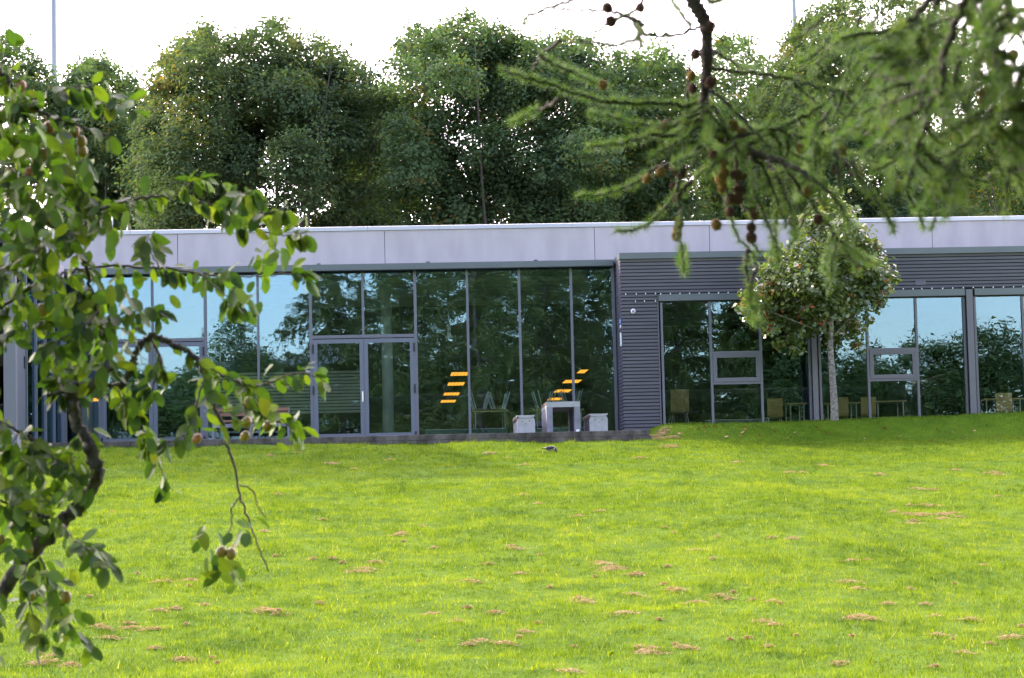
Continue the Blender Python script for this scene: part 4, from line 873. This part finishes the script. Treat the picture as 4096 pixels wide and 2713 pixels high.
for x_, y_, h_, r_, sd_, lb_ in ((6.6, -62.5, 21, 6.0, 74, 'tall larch mirrored in the tall panes above the concrete table'), (2.6, -67.0, 20, 5.6, 75, 'larch mirrored behind the pendant lamp'), (15.8, -57.5, 18, 5.2, 76, 'larch mirrored in the pane next to the cladding'), (11.5, -66, 20, 5.5, 77, 'larch mirrored in the last tall pane before the clad corner')):
    gen_larch(lb_, np.array([x_, y_, float(ground(x_, y_))]), h_, r_, sd_, 60)
g = np.random.default_rng(81)
def z4(p, u): return near(1950+p[0]*.9063, p[1]*.9063, u)
NV, NT = [], []
def needles_along(Pl, dens=1.0, L=.026, start=0.):
    seg = np.linalg.norm(np.diff(Pl, axis=0), axis=1); S = np.concatenate([[0], np.cumsum(seg)]); tot = S[-1]
    n = max(2, int(tot/.0078*dens)); s = np.linspace(start*tot, tot, n)
    for q in s:
        c = np.array([np.interp(q, S, Pl[:, i]) for i in range(3)]); i = min(np.searchsorted(S, q), len(Pl)-1); d = Pl[i]-Pl[max(i-1, 0)]; d = d/(np.linalg.norm(d)+1e-9)
        m_ = 24; ax = g.normal(0, 1, 3); ax -= (ax@d)*d; ax /= np.linalg.norm(ax)+1e-9; D = g.normal(0, .62, (m_, 3))+ax*.75+d*.4+np.array([0, 0, .15])
        tn = np.clip(g.normal(.5, .18), 0, 1); NV.append(needle_tris(np.repeat(c[None], m_, 0)+g.normal(0, .002, (m_, 3)), D, L*g.uniform(.7, 1.25, m_), .0016, g)); NT.append(np.clip(tn+g.normal(0, .08, m_), 0, 1))
def twig(pts, u0, u1, r0=.006, r1=.0025, needles=1.0, L=.026, bare=0., bump=True):
    us = np.linspace(u0, u1, len(pts)); Pl = smooth_line([z4(p, u) for p, u in zip(pts, us)], 6)
    Pl[1:-1] += g.normal(0, .0022, (len(Pl)-2, 3)); rr = np.linspace(r0, r1, len(Pl))*g.uniform(.85, 1.25, len(Pl))
    MB().tube(Pl, rr, 6).build('branch', M['bark_larch'], larch, True)
    if needles > 0: needles_along(Pl, needles, L, bare)
    return Pl
U = 6.4
# main stem, from the trunk beyond the frame down into the view
stem = smooth_line([b1+np.array([0, 0, 4.4]), b1+np.array([-1.4, 1.0, 4.6]), b1+np.array([-2.8, 2.1, 4.4]), z4((960, -330), U), z4((885, -110), U), z4((905, 0), U), z4((940, 60), U), z4((965, 120), U), z4((968, 200), U), z4((968, 290), U), z4((960, 400), U), z4((957, 480), U), z4((985, 560), U), z4((1050, 625), U), z4((1130, 660), U)], 5)
MB().tube(stem, np.interp(np.linspace(0, 1, len(stem)), [0, .3, .6, 1], [.033, .021, .0165, .011])*g.uniform(.85, 1.2, len(stem)), 9).build('branch', M['bark_larch'], larch, True)
twig([(1130, 660), (1220, 690), (1300, 720), (1370, 750), (1450, 800)], U, U-.2, .011, .005, .8)
twig([(1450, 800), (1520, 860), (1570, 930), (1600, 1010)], U-.2, U-.3, .005, .002, 1.2)
TW = [([(940, 120), (850, 152), (760, 160), (690, 150), (640, 182), (560, 200), (440, 190), (400, 172)], .6, .2), ([(690, 110), (620, 75), (540, 50), (440, 45), (300, 45)], .8, 0), ([(690, 150), (650, 100), (620, 75)], .5, 0),
      ([(640, 80), (665, 130), (680, 205)], .9, .2), ([(895, 115), (840, 40), (790, -20)], .6, 0), ([(690, -20), (660, 40), (560, 90), (480, 140)], .7, 0), ([(430, -20), (350, 10), (180, 70), (165, 110)], .5, 0), ([(1040, -10), (990, 10), (960, -30)], .8, 0),
      ([(955, 465), (850, 465), (750, 455), (600, 455), (480, 440), (350, 400), (200, 350), (60, 310)], 1.5, .02), ([(230, 240), (300, 290), (400, 330), (520, 380)], 1.2, 0), ([(320, 180), (240, 240), (200, 305)], 0, 0), ([(320, 440), (240, 480), (180, 505), (100, 545)], 1.2, .4),
      ([(940, 500), (800, 560), (700, 555), (600, 530), (500, 510), (450, 505)], 1.3, .1), ([(900, 600), (730, 595), (640, 620), (540, 640), (440, 650)], 1.2, .15), ([(990, 220), (1060, 260), (1130, 300), (1200, 320)], .5, .2), ([(985, 298), (1100, 315), (1240, 330), (1350, 355), (1450, 385), (1575, 405)], 1.2, .05),
      ([(980, 400), (1060, 460), (1130, 530), (1200, 600), (1250, 665)], 1.0, .1), ([(970, 450), (1030, 520), (1060, 600)], 1.1, .1), ([(1150, 640), (1250, 580), (1350, 540), (1450, 480), (1560, 400), (1620, 300), (1650, 235)], 1.5, 0), ([(1050, 620), (1250, 575), (1340, 590), (1450, 630), (1560, 670), (1700, 710), (1825, 735)], .9, .1),
      ([(893, 300), (886, 420), (880, 530), (868, 640), (850, 740), (838, 860), (850, 970), (838, 1040), (855, 1090), (866, 1200)], .35, .0), ([(972, 330), (962, 560), (942, 660), (900, 740), (868, 850)], .3, 0), ([(1065, 660), (1040, 750), (1050, 830), (1070, 940), (1100, 1030), (1160, 1110), (1190, 1190)], .5, .3),
      ([(1095, 690), (1110, 880), (1170, 950), (1165, 1060), (1205, 1115)], .35, .3), ([(1160, 690), (1180, 850), (1230, 970), (1270, 1080), (1290, 1160)], .9, .2), ([(1300, 720), (1400, 860), (1470, 960), (1520, 1010), (1580, 1100), (1640, 1210)], .9, .2), ([(1150, 1100), (1140, 1180), (1170, 1280), (1190, 1340)], 1.2, .1), ([(1190, 1180), (1160, 1290), (1185, 1400), (1195, 1430)], 1.3, .3),
      ([(900, 800), (830, 870), (760, 940), (690, 1000), (565, 1022)], 1.2, .1), ([(880, 700), (740, 745), (680, 790), (580, 835), (500, 855), (395, 868)], 1.0, .3), ([(860, 1090), (862, 1150), (868, 1205)], 1.6, 0), ([(1560, 700), (1620, 780), (1700, 870), (1760, 950), (1795, 1025)], 1.0, .3), ([(1780, 760), (1850, 850), (1890, 920), (1925, 1005)], 1.0, .2),
      ([(1340, 590), (1320, 680), (1330, 760)], 1.0, 0), ([(1450, 630), (1470, 700), (1460, 790)], .8, 0), ([(1540, 660), (1545, 745), (1560, 850)], .8, 0), ([(1610, 690), (1630, 770), (1700, 850)], .9, 0), ([(1580, 420), (1640, 480), (1720, 530), (1800, 560)], 1.2, .1), ([(1530, 400), (1540, 470), (1610, 560), (1630, 590)], .8, .1),
      ([(1000, 560), (960, 620), (900, 680), (820, 720)], 1.2, .1), ([(1060, 640), (1000, 720), (930, 780), (880, 830)], 1.2, .1), ([(950, 540), (880, 600), (780, 660), (720, 700)], 1.1, .1), ([(1130, 660), (1200, 780), (1260, 860), (1330, 900)], 1.1, .1), ([(1230, 700), (1300, 820), (1350, 980), (1355, 1060)], .8, .2), ([(1010, 580), (1080, 560), (1160, 570), (1240, 600)], 1.2, 0), ([(1100, 650), (1180, 700), (1240, 790), (1280, 900), (1320, 1000)], 1.0, .1), ([(1250, 575), (1300, 640), (1380, 690), (1460, 720)], 1.0, 0), ([(960, 430), (900, 470), (860, 560), (800, 620)], 1.0, .2)]
for pts, dn, bare in TW: twig(pts, U+g.uniform(-.1, .1), U+g.uniform(-.35, .35), .0055, .0022, dn*.9, .0245, bare)
gg = np.random.default_rng(15)
carr = [((985, 560), (1130, 660)), ((1130, 660), (1450, 800)), ((1250, 575), (1825, 735)), ((1050, 620), (1250, 575)), ((950, 430), (985, 560)), ((1250, 580), (1560, 400)), ((990, 300), (1575, 405)), ((1100, 650), (1320, 1000)), ((1300, 720), (1580, 1100))]
for i in range(30):                        # side shoots that thicken the middle of the bough
    a, b = carr[gg.integers(len(carr))]; q = np.array(a, float)+(np.array(b, float)-a)*gg.random(); an = gg.choice([gg.normal(1.1, .4), gg.normal(2.2, .4)]); Ls = gg.uniform(90, 230)
    e = q+np.array([math.cos(an), abs(math.sin(an))])*Ls; twig([q, (q+e)/2+gg.normal(0, 9, 2), e+np.array([0, gg.uniform(0, 25)])], U+gg.uniform(-.15, .15), U+gg.uniform(-.4, .4), .004, .0018, .8, .024, .05)
for i in range(15):                        # feathery shoots between the bough and the nearer curtain
    q = np.array([gg.uniform(1480, 1900), gg.uniform(60, 560)]); an = gg.normal(2.45, .4); Ls = gg.uniform(120, 260); e = q+np.array([math.cos(an), abs(math.sin(an))])*Ls
    uu = gg.uniform(5.0, 5.8); twig([q, (q+e)/2+gg.normal(0, 12, 2), e], uu, uu+gg.uniform(-.3, .3), .0042, .0018, .65, .025, 0)
# nearer hanging boughs at the right edge
gg = np.random.default_rng(5)
boughs = [([(1900, 60), (1820, 180), (1760, 300), (1740, 420)], 5.3), ([(1980, 240), (1860, 300), (1760, 420), (1720, 520)], 5.2), ([(2060, 380), (1960, 480), (1860, 560), (1760, 640)], 5.1), ([(2440, 100), (2200, 160), (2050, 240), (1940, 330)], 4.6), ([(2440, 300), (2260, 330), (2100, 420), (1980, 500)], 4.8), ([(2300, -40), (2280, 80), (2200, 200), (2150, 340), (2120, 480)], 4.4), ([(2150, 560), (2060, 700), (2000, 780), (1960, 850)], 5.0), ([(2380, 640), (2300, 740), (2200, 790)], 5.2), ([(2000, -40), (1960, 80), (1940, 200), (1900, 320)], 4.9), ([(2180, -40), (2120, 100), (2080, 260), (2060, 380)], 4.5), ([(2120, -40), (2090, 40), (2055, 140), (2000, 280), (1970, 400), (1930, 540), (1890, 690), (1850, 830)], 4.3), ([(2210, -40), (2240, 150), (2260, 300), (2280, 450)], 4.8), ([(2420, 30), (2330, 60), (2290, 130)], 5.2), ([(2440, 180), (2380, 300), (2320, 420), (2230, 560), (2150, 640)], 4.7), ([(1980, -40), (1900, 60), (1800, 120), (1560, 170)], 4.9), ([(2050, 160), (1900, 190), (1760, 270), (1640, 390)], 5.0), ([(2000, 300), (1880, 370), (1760, 340), (1680, 330)], 4.6), ([(1960, 420), (1850, 520), (1760, 560)], 4.6), ([(2440, 430), (2330, 480), (2200, 520), (2060, 560), (1950, 640)], 4.5), ([(2440, 620), (2300, 600), (2180, 600), (2050, 640)], 4.9), ([(2090, 40), (2200, 140), (2250, 260), (2290, 330)], 4.4), ([(2300, 330), (2340, 480), (2345, 580)], 4.8), ([(1900, 640), (1990, 720), (2080, 770), (2200, 800)], 5.0), ([(2440, 520), (2360, 600), (2300, 680)], 4.6)]
for pts, u in boughs:
    Pl = twig(pts, u, u+gg.uniform(-.2, .3), .008, .003, .5, .025, 0)
    for j in range(7):
        k = gg.uniform(.05, 1); i = int(k*(len(pts)-1)); q = np.array(pts[min(i, len(pts)-1)], float)+gg.normal(0, 20, 2); a = gg.choice([gg.normal(2.5, .35), gg.normal(.9, .4), gg.normal(1.6, .3)]); Lp = gg.uniform(110, 260)
        e = q+np.array([math.cos(a), abs(math.sin(a))])*Lp; mpt = (q+e)/2+gg.normal(0, 14, 2)
        if e[0] < 1560: continue
        twig([q, mpt, e], u, u+gg.uniform(-.25, .25), .0042, .0018, .55, .025, .0)
V = np.vstack(NV); o = link('near_needles', np_mesh('near_needles', V, np.arange(len(V)).reshape(-1, 3), {'tone': np.concatenate(NT)}), M['needle'], larch); o['kind'] = 'stuff'
# cones
def cone_mesh(name):
    o = MB(); nu = 9
    for i in range(6):
        z = -.013+i*.0052; r = .0125*math.sin(PI*(.18+.74*i/6))
        for j in range(nu):
            a = 2*PI*(j+.5*(i % 2))/nu; c = np.array([math.cos(a)*r, math.sin(a)*r, z]); o.ball(c, .0046, 5, 3, (1, 1, .6))
    o.ball((0, 0, 0), .0105, 8, 6, (1, 1, 1.25)); return o.mesh(name, True)
cmb, cmy = cone_mesh('cone'), cone_mesh('cone'); cmb.materials.append(M['cone_brown']); cmy.materials.append(M['cone_yellow'])
for px, py, c in [(530, 35, 0), (675, 35, 0), (545, 95, 0), (985, 118, 0), (918, 240, 0), (900, 335, 1), (905, 390, 0), (510, 375, 1), (885, 530, 1), (1085, 555, 1), (1125, 585, 1), (985, 365, 0), (790, 555, 0), (930, 545, 0), (765, 760, 1), (705, 790, 1), (828, 745, 0), (858, 745, 0), (850, 770, 0), (825, 825, 0), (832, 875, 0), (838, 850, 0), (845, 990, 0), (835, 1040, 1), (838, 1012, 1), (1010, 993, 1), (1040, 720, 1), (1030, 795, 1), (1035, 832, 1), (1045, 760, 1), (1070, 935, 0), (1110, 840, 0), (1105, 880, 0), (1075, 880, 0), (1180, 945, 0), (1165, 1005, 0), (1165, 1050, 0), (1415, 845, 1), (1350, 980, 0), (1460, 970, 0), (1620, 575, 1), (1640, 775, 1), (1815, 820, 1), (2250, 590, 1), (2190, 415, 1), (2190, 460, 1), (2320, 245, 1), (2080, 605, 1), (1545, 745, 0), (1155, 690, 0), (1160, 725, 0), (1385, 655, 1), (1560, 665, 1), (950, 640, 0), (1000, 690, 0), (1120, 775, 0), (1180, 770, 0), (1095, 770, 0)]:
    o = bpy.data.objects.new('cone', cmy if c else cmb); C.objects.link(o); o.parent = larch
    u = (4.8 if px > 1900 else U)-.03; q = z4((px, py), u); o.location = Vector(q)-larch.location; s_ = g.uniform(.80, 1.02)*(u/6.4)**.5; o.scale = (s_, s_, s_); o.rotation_euler = (g.uniform(-.6, .6), g.uniform(-.6, .6), g.uniform(0, 6))

# ------------------------------------------------------------------ plum tree
g = np.random.default_rng(91); UP = 8.0
pl0 = np.array([-.55, -47.2, 0.]); pl0[2] = float(ground(pl0[0], pl0[1]))
plum = thing('plum_tree', 'old plum tree leaning in from the left with yellow green leaves and ripening plums', 'tree', tuple(pl0))
def pz(p, u): return near(p[0], p[1], u)
def limb(pts, r0, r1, u0=UP, u1=UP, matn='bark_twig', name='branch', k=7, wob=.003, head=None):
    us = np.linspace(u0, u1, len(pts)); Q = [pz(p, u) for p, u in zip(pts, us)]
    if head is not None: Q = head+Q
    Pl = smooth_line(Q, 6); Pl[1:-1] += g.normal(0, wob, (len(Pl)-2, 3))
    MB().tube(Pl, np.linspace(r0, r1, len(Pl))*np.convolve(g.uniform(.72, 1.28, len(Pl)+4), np.ones(5)/5, 'valid'), k).build(name, M[matn], plum, True); return Pl
edge = pz((-60, 2450), UP)
trunk = limb([(-60, 2450), (0, 2385), (84, 2255), (194, 2146), (278, 2062), (336, 2004), (388, 1913), (381, 1849), (349, 1765), (310, 1700), (298, 1640), (285, 1580), (275, 1540)], .031, .018, UP, UP, 'bark_plum', 'trunk', 12, .004,
             head=[pl0-np.array([0, 0, .15]), pl0+np.array([.0, .02, .5]), pl0*.45+edge*.55])
# trunk thickness is largest near the ground
BR = [([(300, 1590), (366, 1552), (400, 1510), (424, 1477), (446, 1462)], .018, .014, 'bark_plum'), ([(275, 1545), (340, 1540), (400, 1530), (478, 1548)], .012, .009, 'bark_plum'), ([(478, 1548), (520, 1484), (536, 1433), (561, 1388), (606, 1350), (657, 1358), (705, 1386), (747, 1402), (785, 1437), (823, 1517), (842, 1577)], .0125, .008, 'bark_plum'),
      ([(842, 1577), (858, 1625), (881, 1683), (896, 1730), (912, 1791), (937, 1861), (962, 1984), (995, 2075), (1033, 2191), (1075, 2288)], .0075, .0026, 'bark_twig'), ([(962, 1984), (930, 2030), (926, 2100), (905, 2165), (890, 2200)], .0035, .002, 'bark_twig'), ([(960, 1942), (1014, 1965), (1034, 2030), (1060, 2070)], .0032, .0018, 'bark_twig'),
      ([(842, 1480), (877, 1494), (935, 1520), (998, 1565), (1027, 1619), (1078, 1641), (1142, 1695), (1206, 1724)], .0055, .0022, 'bark_twig'), ([(935, 1520), (1024, 1549), (1072, 1533), (1158, 1498), (1225, 1495), (1300, 1525)], .004, .0018, 'bark_twig'),
      ([(-60, 1280), (0, 1233), (70, 1185), (160, 1130), (240, 1100), (319, 1076), (459, 1067), (638, 1073), (797, 1092), (893, 1105), (1020, 1105), (1148, 1099), (1231, 1105)], .0075, .0022, 'bark_twig'),
      ([(414, 1360), (405, 1300), (392, 1249), (363, 1153), (341, 1057), (319, 1003), (287, 946)], .0075, .006, 'bark_plum'), ([(446, 1462), (430, 1400), (414, 1350)], .009, .0075, 'bark_plum'), ([(287, 946), (330, 905), (365, 872), (395, 835)], .005, .005, 'bark_twig'), ([(270, 945), (230, 965), (170, 985)], .004, .002, 'bark_twig'),
      ([(395, 838), (440, 825), (485, 810), (568, 794), (689, 788), (810, 812), (925, 848), (995, 906), (1135, 942), (1231, 925)], .0065, .0018, 'bark_twig'), ([(-60, 250), (0, 287), (38, 332), (83, 383), (153, 440), (236, 478), (306, 500), (434, 542)], .010, .004, 'bark_plum'), ([(-60, 520), (0, 542), (83, 574), (191, 625), (255, 682), (331, 759), (383, 829), (395, 838)], .0065, .005, 'bark_twig'),
      ([(-60, 440), (0, 421), (96, 408), (210, 370), (306, 351), (370, 345)], .005, .002, 'bark_twig'), ([(306, 351), (390, 385), (450, 400), (480, 405), (550, 450)], .002, .001, 'bark_twig'), ([(-60, 1670), (19, 1694), (77, 1729), (128, 1752), (143, 1765)], .006, .004, 'bark_twig'), ([(77, 1729), (50, 1775), (20, 1815)], .003, .0016, 'bark_twig'), ([(143, 1765), (130, 1830), (115, 1860)], .003, .0016, 'bark_twig'),
      ([(143, 1765), (200, 1830), (270, 1860), (280, 1900)], .004, .002, 'bark_twig'), ([(265, 1560), (240, 1570), (190, 1585)], .008, .005, 'bark_plum'), ([(240, 1570), (236, 1500), (228, 1440), (222, 1400)], .0055, .004, 'bark_twig'), ([(470, 1560), (510, 1630), (564, 1697), (596, 1764), (625, 1822), (650, 1900), (690, 1965)], .004, .0018, 'bark_twig'),
      ([(842, 1500), (807, 1542), (778, 1644), (743, 1730), (721, 1756), (640, 1780)], .0045, .0018, 'bark_twig'), ([(606, 1360), (640, 1440), (620, 1520), (610, 1560)], .006, .003, 'bark_twig'), ([(85, 2060), (130, 2050), (194, 2070)], .007, .008, 'bark_plum'), ([(-40, 1990), (40, 2020), (85, 2060)], .004, .006, 'bark_twig'), ([(160, 2230), (190, 2300), (220, 2360), (250, 2450), (300, 2530), (360, 2600)], .0045, .0018, 'bark_twig'),
      ([(250, 2100), (285, 2150), (330, 2180), (380, 2210), (430, 2260)], .004, .0018, 'bark_twig'), ([(100, 2260), (110, 2360), (130, 2460), (160, 2560)], .004, .002, 'bark_twig'), ([(-40, 1900), (60, 1950), (140, 2000)], .004, .002, 'bark_twig'), ([(300, 1760), (330, 1745), (365, 1720)], .005, .002, 'bark_plum'), ([(0, 300), (10, 200), (5, 120)], .003, .0015, 'bark_twig'), ([(-50, 700), (40, 760), (120, 830), (200, 900), (280, 945)], .005, .005, 'bark_twig'), ([(-50, 900), (60, 940), (160, 985)], .004, .003, 'bark_twig'),
      ([(-50, 1130), (30, 1080), (110, 1020), (180, 985)], .005, .003, 'bark_twig'), ([(405, 1300), (470, 1260), (560, 1240), (640, 1260)], .004, .002, 'bark_twig'), ([(363, 1153), (300, 1200), (230, 1230), (160, 1260)], .004, .002, 'bark_twig'), ([(392, 1249), (330, 1310), (250, 1350), (180, 1420)], .004, .002, 'bark_twig'), ([(-50, 1380), (40, 1340), (120, 1300), (200, 1290)], .004, .002, 'bark_twig'), ([(797, 1092), (850, 1140), (900, 1180), (940, 1230)], .003, .0015, 'bark_twig'), ([(638, 1073), (600, 1000), (590, 940)], .003, .0015, 'bark_twig'), ([(689, 788), (760, 730), (820, 715)], .0025, .0012, 'bark_twig'), ([(925, 848), (960, 790), (1010, 760)], .0025, .0012, 'bark_twig'), ([(1000, 905), (1080, 850), (1150, 830)], .0025, .0012, 'bark_twig')]
lines = []
for pts, r0, r1, mt_ in BR:
    u0 = UP+g.normal(0, .12); lines.append((limb(pts, r0, r1, u0, u0+g.normal(0, .22), mt_, 'branch', 7, .0022 if r0 < .007 else .0035), r0, pts))
# leaf shapes
def plum_leaf(seed):
    q = np.random.default_rng(seed); L = 1.0; ns, nw = 7, 4; bend = q.uniform(-.35, .55); foldv = q.uniform(.05, .28); tw = q.normal(0, .25); wid = q.uniform(.27, .34); V = []; F = []
    for i in range(ns+1):
        s = i/ns; wv = wid*(max(0, math.sin(PI*(.02+.97*s)**.93))**.58)*(.90+.12*s)+.003; z = -bend*s*s*.6; a = tw*s
        for j in range(nw+1):
            v = (j/nw*2-1); rip = .018*math.sin(s*17+seed)*abs(v); xx = v*wv; zz = foldv*abs(v)*wv+rip
            V.append((xx*math.cos(a)-zz*math.sin(a), s*L, z+xx*math.sin(a)+zz*math.cos(a)))
    for i in range(ns):
        for j in range(nw): F.append((i*(nw+1)+j, i*(nw+1)+j+1, (i+1)*(nw+1)+j+1, (i+1)*(nw+1)+j))
    return np.array(V), np.array(F)
shapes = [plum_leaf(i) for i in range(8)]; meshes = []
for V, F in shapes:
    me = np_mesh('leaf', V, F, smooth=True); me.materials.append(M['plum_leaf']); meshes.append(me)
def leaf_frame(dirv, nrm):
    y = dirv/np.linalg.norm(dirv); z = nrm-(nrm@y)*y; z /= np.linalg.norm(z)+1e-9; x = np.cross(y, z); return np.stack([x, y, z], 1)
spots = []
for Pl, r0, pts in lines:
    if pts[0] in ((842, 1577), (962, 1984), (960, 1942)): continue
    n0 = 0
    seg = np.linalg.norm(np.diff(Pl, axis=0), axis=1).sum(); step = .017 if r0 < .0085 else .05
    for q in range(int(seg/step)):
        f = g.uniform(.04, 1); i = min(int(f*(len(Pl)-1)), len(Pl)-2); c = Pl[i]; d = Pl[i+1]-Pl[i]; d /= np.linalg.norm(d)+1e-9
        for m_ in range(g.integers(1, 3)): spots.append((c, d))
    spots += [(Pl[-1], Pl[-1]-Pl[-2]/1.0)]*2
# extra shoots that thicken the left mass: (px, py, spread px, number)
for (px, py, sx, sy, n) in ((50, 480, 70, 120, 50), (170, 560, 90, 120, 40), (90, 760, 90, 120, 46), (250, 720, 80, 90, 28), (90, 930, 80, 90, 34), (330, 640, 60, 60, 8), (260, 900, 90, 70, 18), (430, 880, 80, 60, 14), (180, 1050, 110, 70, 20), (120, 1230, 90, 80, 16), (300, 1230, 90, 70, 16), (480, 1160, 80, 60, 12), (260, 1420, 120, 60, 14), (420, 1420, 70, 80, 12), (520, 1330, 60, 70, 8), (620, 1560, 80, 70, 10), (110, 2040, 100, 100, 40), (60, 1900, 80, 90, 28), (230, 1930, 80, 60, 14), (60, 2200, 50, 60, 10), (330, 2000, 60, 50, 6), (180, 2350, 110, 80, 20), (250, 2500, 70, 80, 16), (330, 1880, 60, 40, 5), (590, 1740, 60, 60, 6), (1000, 1640, 90, 60, 10), (1120, 1700, 60, 60, 6), (880, 2270, 45, 60, 13), (850, 2130, 50, 30, 4), (975, 2110, 30, 40, 4), (840, 1640, 60, 70, 6), (900, 1140, 90, 40, 8), (1000, 1180, 60, 50, 5), (1080, 1010, 70, 40, 8), (20, 330, 40, 60, 8), (20, 110, 20, 20, 2)):
    for i in range(int(n*1.75)):
        spots.append((pz((px+g.normal(0, sx*.62), py+g.normal(0, sy*.62)), UP+g.normal(0, .22)), g.normal(0, 1, 3)))
spots.append((pz((1295, 1515), UP), np.array([1., 0, -.2]))); spots.append((pz((545, 450), UP), np.array([1., 0, -.4])))
keep = []
for c, d in spots:
    out = g.normal(0, 1, 3); out -= (out@d)*d/(d@d+1e-9); out /= np.linalg.norm(out)+1e-9
    dirv = out*.75+d/(np.linalg.norm(d)+1e-9)*.35+np.array([0, 0, -1.])*g.uniform(.15, 1.25)
    nrm = np.array([0, 0, 1.])+g.normal(0, .75, 3)+np.array([-.1, -.35, 0]); L = g.uniform(.040, .076); keep.append((c+out*.012, leaf_frame(dirv, nrm), L))
px_, py_, d_ = proj(np.array([k[0] for k in keep])); vis = (px_ > -60) & (px_ < SW) & (py_ > -60) & (py_ < SH)
order = sorted(range(len(keep)), key=lambda i: -keep[i][2]*(1 if vis[i] else .2)); single = set(order[:295])
MV, MF, MT, nb_ = [], [], [], 0
for i, (c, Fm, L) in enumerate(keep):
    if i in single:
        o = bpy.data.objects.new('leaf', meshes[i % 8]); C.objects.link(o); o.parent = plum
        Mx = Matrix([[*(Fm[r]*L), c[r]-pl0[r]] for r in range(3)]+[[0, 0, 0, 1]]); o.matrix_local = Mx
    else:
        V, F = shapes[i % 8]; MV.append((V*L)@Fm.T+c); MF.append(F+nb_); MT.append(np.full(len(F), g.random())); nb_ += len(V)
o = link('leaf_mass', np_mesh('leaf_mass', np.vstack(MV), np.vstack(MF), {'tone': np.concatenate(MT)}, smooth=True), M['plum_leaf_mass'], plum); o['kind'] = 'stuff'
# the crown goes on to the left, outside the frame
OV, OF, OT, n_ = [], [], [], 0
for (pts, r0, r1) in (([(-60, 2450), (-300, 2250), (-520, 1900), (-640, 1400), (-760, 900)], .024, .008), ([(-60, 250), (-300, 500), (-480, 900), (-520, 1500)], .01, .018), ([(-60, 1280), (-280, 1350), (-500, 1500)], .0075, .012), ([(-60, 520), (-260, 700), (-450, 1000)], .0065, .012), ([(-640, 1400), (-900, 1250), (-1150, 1300)], .012, .003), ([(-50, 1000), (-260, 1100), (-500, 1200)], .005, .011), ([(-50, 1670), (-250, 1750), (-540, 1850)], .006, .012)):
    limb(pts, r0, r1, UP, UP+g.normal(0, .15))
    for (x_, y_) in smooth_line(np.array(pts, float), 5):
        for q in range(13):
            c = pz((min(x_+g.normal(0, 85), -40), y_+g.normal(0, 85)), UP+g.normal(0, .3)); V, F = shapes[g.integers(8)]; Fm = leaf_frame(g.normal(0, 1, 3)+np.array([0, 0, -.9]), np.array([0, 0, 1.])+g.normal(0, .75, 3))
            OV.append((V*g.uniform(.045, .085))@Fm.T+c); OF.append(F+n_); OT.append(np.full(len(F), g.random())); n_ += len(V)
o = link('leaf_mass', np_mesh('leaf_mass', np.vstack(OV), np.vstack(OF), {'tone': np.concatenate(OT)}, smooth=True), M['plum_leaf_mass'], plum); o['kind'] = 'stuff'
# plums
def plum_mesh(nm, mt_):
    o = MB().ball((0, 0, 0), .0165, 14, 10, (1, 1, 1.25)).tube([(0, 0, .022), (.002, 0, .04)], .0012, 5); me = o.mesh(nm, True); me.materials.append(mt_); return me
pr, pg = plum_mesh('plum', M['plum_red']), plum_mesh('plum', M['plum_green'])
for px, py, c in [(85, 345, 1), (62, 422, 0), (30, 600, 0), (115, 690, 1), (82, 730, 0), (105, 785, 0), (197, 510, 1), (298, 525, 1), (326, 568, 0), (330, 605, 0), (18, 460, 1), (130, 430, 0), (150, 640, 0), (788, 1755, 1), (996, 1610, 0), (987, 1690, 0), (1070, 1705, 0), (980, 1745, 0), (885, 2210, 0), (925, 2215, 0), (280, 1845, 0), (330, 1920, 0), (345, 1895, 0), (170, 1240, 0), (125, 2380, 0), (140, 2340, 0), (265, 2390, 0), (0, 2160, 0), (115, 2200, 0), (223, 1030, 1), (245, 640, 0), (170, 620, 1), (40, 690, 0)]:
    o = bpy.data.objects.new('plum', pr if c else pg); C.objects.link(o); o.parent = plum; q = pz((px, py), UP-.06); o.location = Vector(q-pl0); s_ = g.uniform(.9, 1.15); o.scale = (s_, s_, s_); o.rotation_euler = (g.normal(0, .3), g.normal(0, .3), 0)
